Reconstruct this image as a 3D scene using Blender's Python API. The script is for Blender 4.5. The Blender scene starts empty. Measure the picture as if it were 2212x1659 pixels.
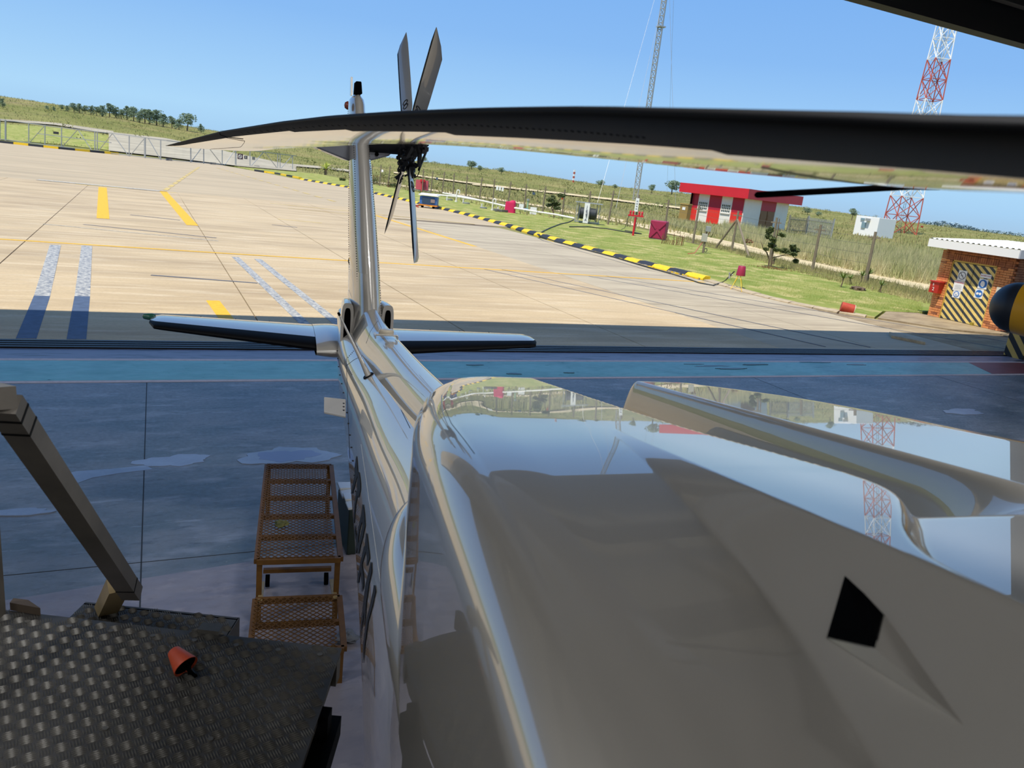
import bpy, bmesh, math, random
import numpy as np
from math import sin, cos, pi, radians, atan, atan2, sqrt
from mathutils import Vector, Matrix
from mathutils.bvhtree import BVHTree
random.seed(7); rng = np.random.default_rng(7)
SC = bpy.context.scene; COL = SC.collection

# ------------------------------------------------------------------ camera, sky, sun, exposure
FPX = 1661.; CX, CY = 1106., 829.5; CAMH = 3.05
AZ = radians(25.7); ROLL = radians(6.4); PITCH = atan(441/1661.)
hdir = Vector((sin(AZ), cos(AZ), 0)); rdir = Vector((cos(AZ), -sin(AZ), 0)); Z = Vector((0, 0, 1))
FW = hdir*cos(PITCH) - Z*sin(PITCH); UP0 = hdir*sin(PITCH) + Z*cos(PITCH)
CXv = rdir*cos(ROLL) + UP0*sin(ROLL); CYv = UP0*cos(ROLL) - rdir*sin(ROLL)
CAM = Vector((0, 0, CAMH))
cd = bpy.data.cameras.new('camera'); cam = bpy.data.objects.new('camera', cd); COL.objects.link(cam)
cam.matrix_world = Matrix(((CXv.x, CYv.x, -FW.x, 0), (CXv.y, CYv.y, -FW.y, 0), (CXv.z, CYv.z, -FW.z, CAMH), (0, 0, 0, 1)))
cd.sensor_fit = 'HORIZONTAL'; cd.sensor_width = 36; cd.lens = FPX/2212*36
cd.clip_start = .02; cd.clip_end = 5000
cd.dof.use_dof = True; cd.dof.focus_distance = 3.6; cd.dof.aperture_fstop = 9.5
SC.camera = cam
SC.view_settings.view_transform = 'Standard'; SC.view_settings.look = 'None'
SC.view_settings.gamma = 1; SC.view_settings.use_curve_mapping = False; SC.view_settings.exposure = 0.0

def lin(c):
    if isinstance(c, str):
        c = tuple(int(c[i:i+2], 16)/255 for i in (0, 2, 4))
        c = tuple(x/12.92 if x <= .04045 else ((x+.055)/1.055)**2.4 for x in c)
    return tuple(c)+(1.,)
w = bpy.data.worlds.new('world'); SC.world = w; w.use_nodes = True
nt = w.node_tree; nt.nodes.clear()
o_ = nt.nodes.new('ShaderNodeOutputWorld'); b_ = nt.nodes.new('ShaderNodeBackground')
tc = nt.nodes.new('ShaderNodeTexCoord'); sp = nt.nodes.new('ShaderNodeSeparateXYZ'); rp = nt.nodes.new('ShaderNodeValToRGB')
nt.links.new(tc.outputs['Generated'], sp.inputs[0]); nt.links.new(sp.outputs['Z'], rp.inputs[0])
nt.links.new(rp.outputs[0], b_.inputs[0]); nt.links.new(b_.outputs[0], o_.inputs[0])
els = rp.color_ramp.elements
stops = [(0., 'a6c8e6'), (.02, 'a9d2f4'), (.045, 'aed9fa'), (.09, 'a0cef8'), (.16, '8abcf4'), (.27, '78aef0'), (.45, '69a0e6'), (1., '5288d4')]
els[0].position = stops[0][0]; els[0].color = lin(stops[0][1])
els[1].position = 1.; els[1].color = lin(stops[-1][1])
for p, c in stops[1:-1]:
    e = els.new(p); e.color = lin(c)
b_.inputs[1].default_value = 1.0
sd = bpy.data.lights.new('sun', 'SUN'); sun = bpy.data.objects.new('sun', sd); COL.objects.link(sun)
sd.energy = 5.2; sd.angle = radians(.55); sd.color = (1., .95, .86)
SUNV = Vector((-.42, -.225, 1.)).normalized()
sun.rotation_euler = SUNV.to_track_quat('Z', 'Y').to_euler(); sun.location = (0, 0, 30)

# ------------------------------------------------------------------ rays (photograph pixel -> point)
def ray(x, y): return FW + CXv*((x-CX)/FPX) - CYv*((y-CY)/FPX)
def G(x, y, z=0.):
    d = ray(x, y); return CAM + d*((z-CAMH)/d.z)
def DP(x, y, k): return CAM + ray(x, y)*k
def proj(P):
    d = Vector(P)-CAM; k = d.dot(FW); return CX+FPX*d.dot(CXv)/k, CY-FPX*d.dot(CYv)/k
HA = AZ-radians(18.)
As = Vector((sin(HA), cos(HA), 0)); Tt = Vector((cos(HA), -sin(HA), 0))
def H(s, t, z): return As*s + Tt*t + Z*z
def HL(P): P = Vector(P); return P.dot(As), P.dot(Tt), P.z
def ATS(x, y, s):
    d = ray(x, y); return CAM + d*(s/d.dot(As))

# ------------------------------------------------------------------ materials
MATS = {}
def nodes(m):
    m.use_nodes = True; n = m.node_tree.nodes; l = m.node_tree.links
    return n, l, n['Principled BSDF']
def mat(name, col, rough=.6, metal=0., coat=0., noise=None, bump=0., nscale=8., col2=None, emis=0., spec=.5, coatr=.03, stretch=None, ior=None):
    if name in MATS: return MATS[name]
    m = bpy.data.materials.new(name); n, l, p = nodes(m)
    c = lin(col); p.inputs['Base Color'].default_value = c
    p.inputs['Roughness'].default_value = rough; p.inputs['Metallic'].default_value = metal
    p.inputs['Specular IOR Level'].default_value = spec
    if coat: p.inputs['Coat Weight'].default_value = coat; p.inputs['Coat Roughness'].default_value = coatr
    if ior: p.inputs['Coat IOR'].default_value = ior
    if emis: p.inputs['Emission Color'].default_value = c; p.inputs['Emission Strength'].default_value = emis
    if noise or bump or col2:
        t = n.new('ShaderNodeTexCoord'); mp = n.new('ShaderNodeMapping'); l.new(t.outputs['Object'], mp.inputs[0])
        if stretch: mp.inputs['Scale'].default_value = stretch
        nz = n.new('ShaderNodeTexNoise'); nz.inputs['Scale'].default_value = nscale; nz.inputs['Detail'].default_value = 6
        nz.inputs['Roughness'].default_value = .65
        l.new(mp.outputs[0], nz.inputs['Vector'])
        if noise or col2:
            r = n.new('ShaderNodeValToRGB'); k = noise or .3
            c2 = lin(col2) if col2 else tuple(x*(1-k) for x in c[:3])+(1,)
            r.color_ramp.elements[0].position = .35; r.color_ramp.elements[1].position = .65
            r.color_ramp.elements[0].color = c2; r.color_ramp.elements[1].color = c
            l.new(nz.outputs[0], r.inputs[0]); l.new(r.outputs[0], p.inputs['Base Color'])
        if bump:
            b = n.new('ShaderNodeBump'); b.inputs['Strength'].default_value = bump; b.inputs['Distance'].default_value = .02
            l.new(nz.outputs[0], b.inputs['Height']); l.new(b.outputs[0], p.inputs['Normal'])
    MATS[name] = m; return m

def layered(name, base, layers, rough=.7, rvar=0., bump=0., bscale=20., bdist=.01, spec=.5):
    """base colour then noise layers (colour, scale, stretch, lo, hi, amount)"""
    m = bpy.data.materials.new(name); n, l, p = nodes(m); MATS[name] = m
    t = n.new('ShaderNodeTexCoord'); cur = None
    p.inputs['Specular IOR Level'].default_value = spec
    rgb = n.new('ShaderNodeRGB'); rgb.outputs[0].default_value = lin(base); cur = rgb.outputs[0]; last = None
    for (c, sc, st, lo, hi, am) in layers:
        mp = n.new('ShaderNodeMapping'); mp.inputs['Scale'].default_value = st; l.new(t.outputs['Object'], mp.inputs[0])
        mp.inputs['Location'].default_value = (random.random()*9, random.random()*9, 0)
        nz = n.new('ShaderNodeTexNoise'); nz.inputs['Scale'].default_value = sc; nz.inputs['Detail'].default_value = 8; nz.inputs['Roughness'].default_value = .6
        l.new(mp.outputs[0], nz.inputs['Vector'])
        mr = n.new('ShaderNodeMapRange'); mr.inputs[1].default_value = lo; mr.inputs[2].default_value = hi; mr.inputs[3].default_value = 0; mr.inputs[4].default_value = am
        l.new(nz.outputs[0], mr.inputs[0])
        mx = n.new('ShaderNodeMixRGB'); l.new(mr.outputs[0], mx.inputs[0]); l.new(cur, mx.inputs[1]); mx.inputs[2].default_value = lin(c)
        cur = mx.outputs[0]; last = nz
    l.new(cur, p.inputs['Base Color'])
    p.inputs['Roughness'].default_value = rough
    if rvar and last:
        mr = n.new('ShaderNodeMapRange'); mr.inputs[1].default_value = .3; mr.inputs[2].default_value = .7
        mr.inputs[3].default_value = rough-rvar; mr.inputs[4].default_value = rough+rvar
        l.new(last.outputs[0], mr.inputs[0]); l.new(mr.outputs[0], p.inputs['Roughness'])
    if bump:
        nz = n.new('ShaderNodeTexNoise'); nz.inputs['Scale'].default_value = bscale; nz.inputs['Detail'].default_value = 8
        l.new(t.outputs['Object'], nz.inputs['Vector'])
        b = n.new('ShaderNodeBump'); b.inputs['Strength'].default_value = bump; b.inputs['Distance'].default_value = bdist
        l.new(nz.outputs[0], b.inputs['Height']); l.new(b.outputs[0], p.inputs['Normal'])
    return m

def stripes(name, c1, c2, vec, period, duty=.5, rough=.6):
    """painted stripes: phase = dot(object position, vec)"""
    m = bpy.data.materials.new(name); n, l, p = nodes(m); MATS[name] = m
    t = n.new('ShaderNodeTexCoord'); d = n.new('ShaderNodeVectorMath'); d.operation = 'DOT_PRODUCT'
    l.new(t.outputs['Object'], d.inputs[0]); d.inputs[1].default_value = vec
    q = n.new('ShaderNodeMath'); q.operation = 'DIVIDE'; q.inputs[1].default_value = period; l.new(d.outputs['Value'], q.inputs[0])
    fr = n.new('ShaderNodeMath'); fr.operation = 'FRACT'; l.new(q.outputs[0], fr.inputs[0])
    g = n.new('ShaderNodeMath'); g.operation = 'GREATER_THAN'; g.inputs[1].default_value = duty; l.new(fr.outputs[0], g.inputs[0])
    mx = n.new('ShaderNodeMixRGB'); mx.inputs[1].default_value = lin(c1); mx.inputs[2].default_value = lin(c2); l.new(g.outputs[0], mx.inputs[0])
    nz = n.new('ShaderNodeTexNoise'); nz.inputs['Scale'].default_value = 4; l.new(t.outputs['Object'], nz.inputs['Vector'])
    mr = n.new('ShaderNodeMapRange'); mr.inputs[1].default_value = .3; mr.inputs[2].default_value = .7; mr.inputs[3].default_value = .8; mr.inputs[4].default_value = 1.05; l.new(nz.outputs[0], mr.inputs[0])
    m2 = n.new('ShaderNodeVectorMath'); m2.operation = 'SCALE'; l.new(mx.outputs[0], m2.inputs[0]); l.new(mr.outputs[0], m2.inputs['Scale'])
    l.new(m2.outputs[0], p.inputs['Base Color']); p.inputs['Roughness'].default_value = rough
    return m

# ------------------------------------------------------------------ mesh builder
ORG = {}
class MB:
    def __init__(s): s.v = []; s.f = []; s.m = []
    def add(s, vs, fs, mi=0):
        k = len(s.v); s.v += [tuple(v) for v in vs]; s.f += [tuple(i+k for i in f) for f in fs]; s.m += [mi]*len(fs); return s
    def box(s, c, d, ax=None, mi=0):
        c = Vector(c); X, Y, Zv = ax if ax else (Vector((1, 0, 0)), Vector((0, 1, 0)), Vector((0, 0, 1)))
        hx, hy, hz = d[0]/2, d[1]/2, d[2]/2
        vs = [c+X*a*hx+Y*b*hy+Zv*e*hz for e in (-1, 1) for a, b in ((-1, -1), (1, -1), (1, 1), (-1, 1))]
        return s.add(vs, [(3, 2, 1, 0), (4, 5, 6, 7), (0, 1, 5, 4), (1, 2, 6, 5), (2, 3, 7, 6), (3, 0, 4, 7)], mi)
    def bar(s, p, q, wd, ht=None, up=Z, mi=0):
        p = Vector(p); q = Vector(q); d = q-p; L = d.length
        if L < 1e-6: return s
        d = d/L; sd_ = d.cross(Vector(up))
        if sd_.length < 1e-4: sd_ = d.cross(Vector((1, 0, 0)))
        sd_.normalize(); u = sd_.cross(d)
        return s.box((p+q)/2, (L, wd, ht or wd), (d, sd_, u), mi)
    def cyl(s, p, q, r0, r1=None, n=12, mi=0, caps=True):
        p = Vector(p); q = Vector(q); d = (q-p).normalized(); r1 = r0 if r1 is None else r1
        a = d.orthogonal().normalized(); b = d.cross(a); k = len(s.v)
        for i in range(n):
            e = a*cos(2*pi*i/n)+b*sin(2*pi*i/n); s.v.append(tuple(p+e*r0)); s.v.append(tuple(q+e*r1))
        for i in range(n):
            j = (i+1) % n; s.f.append((k+2*i, k+2*j, k+2*j+1, k+2*i+1)); s.m.append(mi)
        if caps:
            s.f.append(tuple(k+2*i for i in range(n))[::-1]); s.m.append(mi)
            s.f.append(tuple(k+2*i+1 for i in range(n))); s.m.append(mi)
        return s
    def tube(s, pts, r, n=8, mi=0):
        pts = [Vector(p) for p in pts]; k = len(s.v); N = len(pts); prev = None
        for i, p in enumerate(pts):
            d = (pts[min(i+1, N-1)]-pts[max(i-1, 0)]).normalized()
            a = d.orthogonal().normalized() if prev is None else (prev-d*prev.dot(d)).normalized()
            prev = a; b = d.cross(a); rr = r[i] if isinstance(r, (list, tuple)) else r
            for j in range(n): s.v.append(tuple(p+(a*cos(2*pi*j/n)+b*sin(2*pi*j/n))*rr))
        for i in range(N-1):
            for j in range(n):
                j2 = (j+1) % n; s.f.append((k+i*n+j, k+i*n+j2, k+(i+1)*n+j2, k+(i+1)*n+j)); s.m.append(mi)
        s.f.append(tuple(k+j for j in range(n))[::-1]); s.m.append(mi); s.f.append(tuple(k+(N-1)*n+j for j in range(n))); s.m.append(mi)
        return s
    def lathe(s, o, ax, prof, n=20, mi=0):
        o = Vector(o); ax = Vector(ax).normalized(); a = ax.orthogonal().normalized(); b = ax.cross(a); k = len(s.v)
        for (r, h) in prof:
            for j in range(n): s.v.append(tuple(o+ax*h+(a*cos(2*pi*j/n)+b*sin(2*pi*j/n))*max(r, 1e-4)))
        for i in range(len(prof)-1):
            for j in range(n):
                j2 = (j+1) % n; s.f.append((k+i*n+j, k+i*n+j2, k+(i+1)*n+j2, k+(i+1)*n+j)); s.m.append(mi)
        return s
    def prism(s, poly, ex, mi=0):
        n = len(poly); P = [Vector(p) for p in poly]; e = Vector(ex)
        s.add(P+[p+e for p in P], [tuple(range(n))[::-1], tuple(range(n, 2*n))]+[(i, (i+1) % n, n+(i+1) % n, n+i) for i in range(n)], mi); return s
    def grid(s, fn, nu, nv, mi=0, wrap=False):
        k = len(s.v)
        for i in range(nu+1):
            for j in range(nv+(0 if wrap else 1)): s.v.append(tuple(fn(i/nu, j/nv)))
        w_ = nv if wrap else nv+1
        for i in range(nu):
            for j in range(nv):
                j2 = (j+1) % w_ if wrap else j+1
                s.f.append((k+i*w_+j, k+i*w_+j2, k+(i+1)*w_+j2, k+(i+1)*w_+j)); s.m.append(mi)
        return s
    def build(s, name, mats, parent=None, smooth=False, bevel=0, fix=True, kind=None, org=None):
        me = bpy.data.meshes.new(name); o = bpy.data.objects.new(name, me); COL.objects.link(o)
        base = ORG.get(parent.name, Vector((0, 0, 0))) if parent else Vector((0, 0, 0))
        if org is not None: loc = Vector(org)
        elif parent: loc = base
        else:
            a = np.array(s.v); loc = Vector(((a[:, 0].min()+a[:, 0].max())/2, (a[:, 1].min()+a[:, 1].max())/2, a[:, 2].min()))
        vs = np.array(s.v)-np.array(loc)
        me.from_pydata([tuple(v) for v in vs], [], s.f)
        for m in (mats if isinstance(mats, (list, tuple)) else [mats]): me.materials.append(m)
        if max(s.m) > 0: me.polygons.foreach_set('material_index', s.m)
        if fix and len(s.f) < 60000:
            bm = bmesh.new(); bm.from_mesh(me); bmesh.ops.recalc_face_normals(bm, faces=bm.faces)
            if smooth: bmesh.ops.remove_doubles(bm, verts=bm.verts, dist=1e-6)
            bm.to_mesh(me); bm.free()
        if smooth:
            me.polygons.foreach_set('use_smooth', [True]*len(me.polygons))
            if smooth != 'all':
                try: me.set_sharp_from_angle(angle=radians(40))
                except Exception: pass
        if bevel:
            b = o.modifiers.new('bevel', 'BEVEL'); b.width = bevel; b.segments = 2; b.limit_method = 'ANGLE'
        if parent:
            o.parent = parent; o.location = loc-base; ORG[o.name] = loc
        else:
            o.location = loc; ORG[o.name] = loc
        if kind: o['kind'] = kind
        return o
def tag(o, label=None, cat=None, group=None, kind=None):
    if label: o['label'] = label
    if cat: o['category'] = cat
    if group: o['group'] = group
    if kind: o['kind'] = kind
    return o
def thing(name, loc, label, cat, group=None):
    o = bpy.data.objects.new(name, None); COL.objects.link(o); o.location = loc; o.empty_display_size = .1
    ORG[o.name] = Vector(loc); return tag(o, label, cat, group)
def kids(o): return [c for c in bpy.data.objects if c.parent == o]
def copy_tree(o, loc=None, rz=None, sc=None, label=None, _p=None, _ch=None):
    if _ch is None:
        _ch = {}
        for c in bpy.data.objects:
            if c.parent: _ch.setdefault(c.parent.name, []).append(c)
    c = o.copy(); COL.objects.link(c)
    if _p: c.parent = _p
    else:
        c.location = loc
        if rz is not None: c.rotation_euler = (0, 0, rz)
        if sc is not None: c.scale = (sc, sc, sc) if not hasattr(sc, '__len__') else sc
        if label: c['label'] = label
    for k in _ch.get(o.name, []): copy_tree(k, _p=c, _ch=_ch)
    return c
def structure(name, mb, m, **k):
    return tag(mb.build(name, m, **k), kind='structure')
def text_mesh(txt, size, ext=.002):
    cu = bpy.data.curves.new('t', 'FONT'); cu.body = txt; cu.size = size; cu.extrude = ext; cu.align_x = 'CENTER'; cu.align_y = 'CENTER'; cu.resolution_u = 2
    o = bpy.data.objects.new('t', cu); COL.objects.link(o); dg = bpy.context.evaluated_depsgraph_get()
    me = bpy.data.meshes.new_from_object(o.evaluated_get(dg)); vs = [v.co.copy() for v in me.vertices]; fs = [tuple(p.vertices) for p in me.polygons]
    bpy.data.objects.remove(o); return vs, fs
def put_text(mb, txt, size, P, X, Y, mi=0):
    vs, fs = text_mesh(txt, size); X = Vector(X).normalized(); Y = Vector(Y).normalized(); N = X.cross(Y)
    mb.add([Vector(P)+X*v.x+Y*v.y+N*v.z for v in vs], fs, mi)
def sm(x, a, b):
    x = min(max((x-a)/(b-a), 0), 1); return x*x*(3-2*x)
def cr(xs, ys, x):
    """smooth (Catmull-Rom / Hermite) interpolation"""
    if x <= xs[0]: return ys[0]
    if x >= xs[-1]: return ys[-1]
    i = max(j for j in range(len(xs)-1) if xs[j] <= x); h = xs[i+1]-xs[i]; u = (x-xs[i])/h
    def sl(j):
        if j == 0: return (ys[1]-ys[0])/(xs[1]-xs[0])
        if j == len(xs)-1: return (ys[-1]-ys[-2])/(xs[-1]-xs[-2])
        return .5*((ys[j+1]-ys[j])/(xs[j+1]-xs[j])+(ys[j]-ys[j-1])/(xs[j]-xs[j-1]))
    a, b = sl(i)*h, sl(i+1)*h
    return (2*u**3-3*u*u+1)*ys[i]+(u**3-2*u*u+u)*a+(-2*u**3+3*u*u)*ys[i+1]+(u**3-u*u)*b

ORD = 'first second third fourth fifth sixth seventh eighth ninth tenth eleventh twelfth thirteenth fourteenth fifteenth sixteenth seventeenth eighteenth nineteenth twentieth twenty-first twenty-second twenty-third twenty-fourth twenty-fifth'.split()
# ---- palette
M_CONC = layered('tan apron concrete', 'c3ac85', [('8f7a5c', .35, (.35, 1.6, 1), .42, .72, .75), ('dccbaa', .9, (.5, 3.2, 1), .5, .75, .7), ('7d6c54', 2.2, (.3, 3, 1), .58, .8, .55), ('a08b6c', 14, (1, 1, 1), .45, .7, .35)], rough=.8, bump=.25, bscale=30)  # tan concrete with random blotches and streaks
M_ASPH = layered('weathered asphalt', 'baa684', [('94856a', .25, (.3, 2, 1), .4, .7, .7), ('c4b599', .6, (.5, 3, 1), .5, .75, .6), ('6c6458', 3, (.4, 3, 1), .6, .8, .4)], rough=.85, bump=.2)
M_LAWN = layered('mown lawn grass', '9a9c54', [('7f8e40', .5, (1, 1, 1), .42, .58, .9), ('c0b276', .8, (1, 1, 1), .5, .62, .9), ('6f8036', 6, (1, 1, 1), .5, .75, .5), ('c2b67a', 18, (1, 1, 1), .55, .75, .4)], rough=.9, bump=.8, bscale=60, bdist=.03, spec=.1)
M_VELD = layered('rough veld grass', '87854d', [('6b7038', .02, (1, 1, 1), .42, .6, .8), ('9a8d5c', .05, (1, 1, 1), .5, .68, .8), ('54602e', .3, (1, 1, 1), .5, .72, .7), ('8b7464', .035, (1, 1, 1), .56, .7, .5), ('a89c66', 1.2, (1, 1, 1), .5, .75, .5)], rough=.95, bump=1., bscale=3, bdist=.2, spec=.1)
M_SAND = layered('pale sandy track', 'd0bd95', [('a79a70', 1.5, (1, 1, 1), .5, .7, .7)], rough=.95, spec=.1)
M_FLOOR = layered('worn blue grey floor paint', '6f767e', [('56636b', .8, (1, 2.2, 1), .42, .6, .9), ('8b93a0', 1.6, (1, 2.5, 1), .53, .68, .7), ('474e56', 4.5, (1, 2.6, 1), .56, .7, .7), ('9aa4b4', 3, (.5, 3, 1), .62, .7, .6), ('9a9fa6', 22, (1, 1, 1), .62, .72, .4)], rough=.42, rvar=.12, bump=.12, bscale=14, spec=.45)
M_FLOOR2 = layered('worn lavender floor paint', '87838a', [('716f7a', 1.8, (1, 2, 1), .42, .65, .8), ('a79fa2', 4, (1, 2, 1), .55, .75, .6), ('5e5c66', 9, (1, 2, 1), .6, .78, .6)], rough=.4, rvar=.12, bump=.12, bscale=14)
M_TEAL = layered('teal floor paint', '70b2b2', [('559696', 1., (1, 2, 1), .42, .65, .8), ('6aa5a8', 3, (1, 2.5, 1), .55, .75, .6), ('2a4d4e', 5, (1, 3, 1), .66, .7, .9)], rough=.42, rvar=.1)
M_GREEN = mat('green floor paint', '1d4a34', .4, noise=.3, nscale=3)
M_RED_F = mat('red floor paint', '7d3a40', .45, noise=.3, nscale=3)
M_PINKLINE = mat('faded white floor line', 'd0bdb8', .5, noise=.2, nscale=12)
M_YEL = mat('yellow road paint', 'eab42a', .75, noise=.18, nscale=9)
M_YELF = mat('faded yellow road paint', 'd9bd72', .8, noise=.35, nscale=5)
M_WHITEP = mat('worn white road paint', 'cfc8b4', .8, col2='8f8a7e', nscale=7)
M_BLUEP = mat('faded blue road paint', '4f5f78', .7, noise=.3, nscale=6)
M_BLUEW = mat('flaking blue and white road paint', 'c9c5b8', .75, col2='5a6370', nscale=11)
M_GREYL = mat('thin grey slot paint', '5c6068', .8)
M_KY = mat('yellow kerb paint', 'f0c61e', .6, noise=.15, nscale=9)
M_KB = mat('black kerb paint', '2e333c', .7, noise=.3, nscale=9)
M_KC = mat('bare kerb stone', 'c0ad8c', .9, noise=.3, nscale=6)
M_PAINT = mat('gloss champagne helicopter paint', 'a5a198', .3, metal=.15, coat=1., coatr=.012, ior=1.95)
M_PAINTP = mat('pale blade paint', '8d8f90', .35, coat=.6)
M_BOOT = mat('black rubber boot', '060709', .6, spec=.12)
M_BLACK = mat('matt black', '030304', .9, spec=.03)
M_DARKM = mat('dark greasy metal', '16181c', .45, metal=.5)
M_NAVY = mat('navy lettering', '0f1318', .5, spec=.25)
M_RIVET = mat('dark rivet heads', '23242a', .5)
M_TREAD = mat('dull aluminium tread plate', '4b4a48', .45, metal=.3, noise=.35, nscale=9)
M_TREADB = mat('worn tread bars', '6b6963', .38, metal=.4, noise=.3, nscale=14)
M_TUBE = mat('grey steel tube', '67625a', .45, metal=.35, noise=.25, nscale=7)
M_TAN = mat('tan primed steel', '94815a', .5, noise=.15, nscale=8)
M_ORSTAND = mat('ochre painted steel', '66440f', .6, noise=.3, nscale=12)
M_ORANGE = mat('orange plastic', 'c24c28', .55, noise=.25, nscale=30)
M_WOOD = mat('weathered post wood', '8a7c66', .9, noise=.35, nscale=5, stretch=(6, 6, .6))
M_GALV = mat('galvanised steel', 'a9aaa6', .5, metal=.4)
M_WIRE = mat('fence wire', '6d6a60', .6, metal=.3)
M_REDP = mat('signal red paint', 'd3222f', .5, noise=.1, nscale=.5)
M_REDD = mat('deep red paint', '9f1c30', .55, noise=.15, nscale=1)
M_WALLW = mat('white wall paint', 'ece7da', .7, noise=.06, nscale=1)
M_GLASS = mat('dark window glass', '2c4a52', .08, spec=.8)
M_CRIM = mat('crimson painted panel', 'a02545', .5, noise=.1, nscale=2)
M_BRICK = mat('orange face brick', 'e89c62', .85, col2='d08248', nscale=3, bump=.2)
M_BRICKD = mat('brown and shaded face brick', 'b5734a', .85, col2='7b4630', nscale=3, bump=.2)  # odd browner bricks, plus shade painted into the upper courses and side wall
M_MORTAR = mat('pale mortar', '8d7a64', .95)
M_WHITE = mat('clean white sheet', 'f2f0ea', .55)
M_LEAF = mat('olive leaves', '5f6e35', .7, col2='3e4f24', nscale=3)
M_LEAFD = mat('dark conifer leaves', '6b7440', .7, col2='4f5a34', nscale=3)
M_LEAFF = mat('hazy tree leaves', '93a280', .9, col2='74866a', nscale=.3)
M_LEAFY = mat('yellow green sword leaves', 'd8d566', .6, col2='9fb34a', nscale=6)
M_BARK = mat('grey brown bark', '7a6650', .9, noise=.3)
M_STALK = mat('dry reddish stalks', '8a4a34', .8, col2='5f5a34', nscale=8)
M_DRY = mat('pale dry grass', 'c6b98c', .9, col2='8e9458', nscale=.6)
M_CABLE = mat('black hose rubber', '2a2f2c', .6)
M_BLUE = mat('blue painted metal', '3f6fae', .5, noise=.1)
M_HWALL = mat('painted hangar sheeting', 'b4b2a8', .8, noise=.1, nscale=.5)
M_HROOF = mat('hangar roof sheeting', '9a9a90', .8, noise=.12, nscale=.4)
M_STEEL = mat('dark red oxide roof steel', '23252b', .7)
M_FILLTUBE = mat('glowing fill tube', (1., .96, .88), .5, emis=14)

# ================================================================== SETTING: ground and hangar
def azpx(a):   # land skyline above the true horizon, in photograph pixels, by azimuth from the camera axis
    return cr([-180, -60, -33.6, -28, -21.8, -13.7, 0, 4.6, 13, 19, 26, 34, 60, 180], [60, 55, 40, 34, 25, 15, 13, 8, 9, 5, 1, -2, -2, 60], a)
def tz(x, y):
    r = sqrt(x*x+y*y); a = math.degrees(atan2(x, y)-AZ); a = (a+180) % 360-180
    top = CAMH+420*azpx(a)/FPX; k = sm(r, 190, 420)
    n = (sin(x*.031+y*.017)+sin(y*.043-x*.02+1.3)+sin(x*.011-y*.027))*.35*k
    z = -.06+(top+.06)*k+n*(.5 if r < 420 else .3)
    if r > 430: z -= (r-430)*.012
    return z
mb = MB(); NR, NA = 70, 240; rr = [0]+[40*(1500/40)**(i/(NR-1)) for i in range(NR)]
for i, r in enumerate(rr):
    for j in range(NA):
        a = 2*pi*j/NA; mb.v.append((r*sin(a), r*cos(a), tz(r*sin(a), r*cos(a))))
for i in range(NR):
    for j in range(NA):
        j2 = (j+1) % NA; mb.f.append((i*NA+j, i*NA+j2, (i+1)*NA+j2, (i+1)*NA+j)); mb.m.append(0)
TERR = BVHTree.FromPolygons([Vector(v) for v in mb.v], mb.f)
structure('ground', mb, M_VELD, smooth='all', fix=False, org=(0, 0, 0))
def T(x, y):
    d = ray(x, y).normalized(); h = TERR.ray_cast(CAM, d, 3000)
    return h[0] if h[0] else CAM+d*400
def flat(mb, pts, z0, z1):
    mb.prism([(p[0], p[1], z0) for p in pts], (0, 0, z1-z0))
def drape(pxs_a, pxs_b, off=.12, n=24):
    """strip between two pixel polylines, laid on the terrain"""
    mb = MB(); ra = []
    for pl in (pxs_a, pxs_b):
        xs = [p[0] for p in pl]; ys = [p[1] for p in pl]
        ra.append([T(x, float(np.interp(x, xs, ys)))+Z*off for x in np.linspace(xs[0], xs[-1], n)])
    for i in range(n-1): mb.add([ra[0][i], ra[0][i+1], ra[1][i+1], ra[1][i]], [(0, 1, 2, 3)])
    return mb
KX = [(20.9, 17.3), (20.1, 18.4), (19.5, 20), (19.5, 22), (19.9, 24.7), (19.7, 28.5), (19.9, 33), (20.2, 38.5), (21.1, 46.7), (21.6, 56.7), (21.2, 74.4), (20.3, 91.7), (17.1, 104.3), (13.9, 124)]
# asphalt taxiway beyond the slabs
mb = MB(); flat(mb, [(-60, 46), (11.5, 46), (21, 46.7), (21.5, 56.7), (21.1, 74.4), (20.2, 91.7), (17, 104.3), (13.8, 124), (10, 142), (-62, 150)], -.3, -.012)
structure('asphalt', mb, M_ASPH, org=(0, 0, 0))
# apron of concrete slabs, each a piece
apron = thing('apron', (0, 12.9, 0), None, None); apron['kind'] = 'structure'
base = MB(); flat(base, [(-41, 12.85), (36, 12.85), (36, 17), (21, 17.2), (19.4, 20), (19.6, 46), (11.5, 53.5), (-41, 53.5)], -.4, -.03)
base.build('joint_sealant', mat('dark joint', '6e5f4a', .9), apron)
xb = [-40, -32, -24, -16.5, -12, -7.6, -3.2, 1.6, 5.5, 9.2, 12.9, 16.1, 19.6]; yb = [12.9, 18.4, 24.3, 30.6, 37.6, 45, 53.3]
M_CONCB = layered('greyer apron concrete', 'b7a88b', [('8f8069', .4, (.35, 2, 1), .42, .7, .8), ('cdbf9f', 1.1, (.5, 3.2, 1), .5, .75, .6), ('7d715c', 3, (.3, 3, 1), .6, .8, .5)], rough=.8, bump=.2)
for i in range(len(xb)-1):
    for j in range(len(yb)-1):
        x0, x1, y0, y1 = xb[i], xb[i+1], yb[j], yb[j+1]
        sk = lambda x, y: x+(.012*(24-y) if -5 < x < 7 else 0)
        if y0 >= 45 and x0 > 10: continue
        g = .012; h = random.uniform(-.004, .002)
        pts = [(sk(x0, y0)+g, y0+g), (sk(x1, y0)-g, y0+g), (sk(x1, y1)-g, y1-g), (sk(x0, y1)+g, y1-g)]
        m = MB(); flat(m, pts, -.2, h); m.build('concrete_slab', M_CONCB if x0 > 11 else M_CONC, apron)
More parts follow.
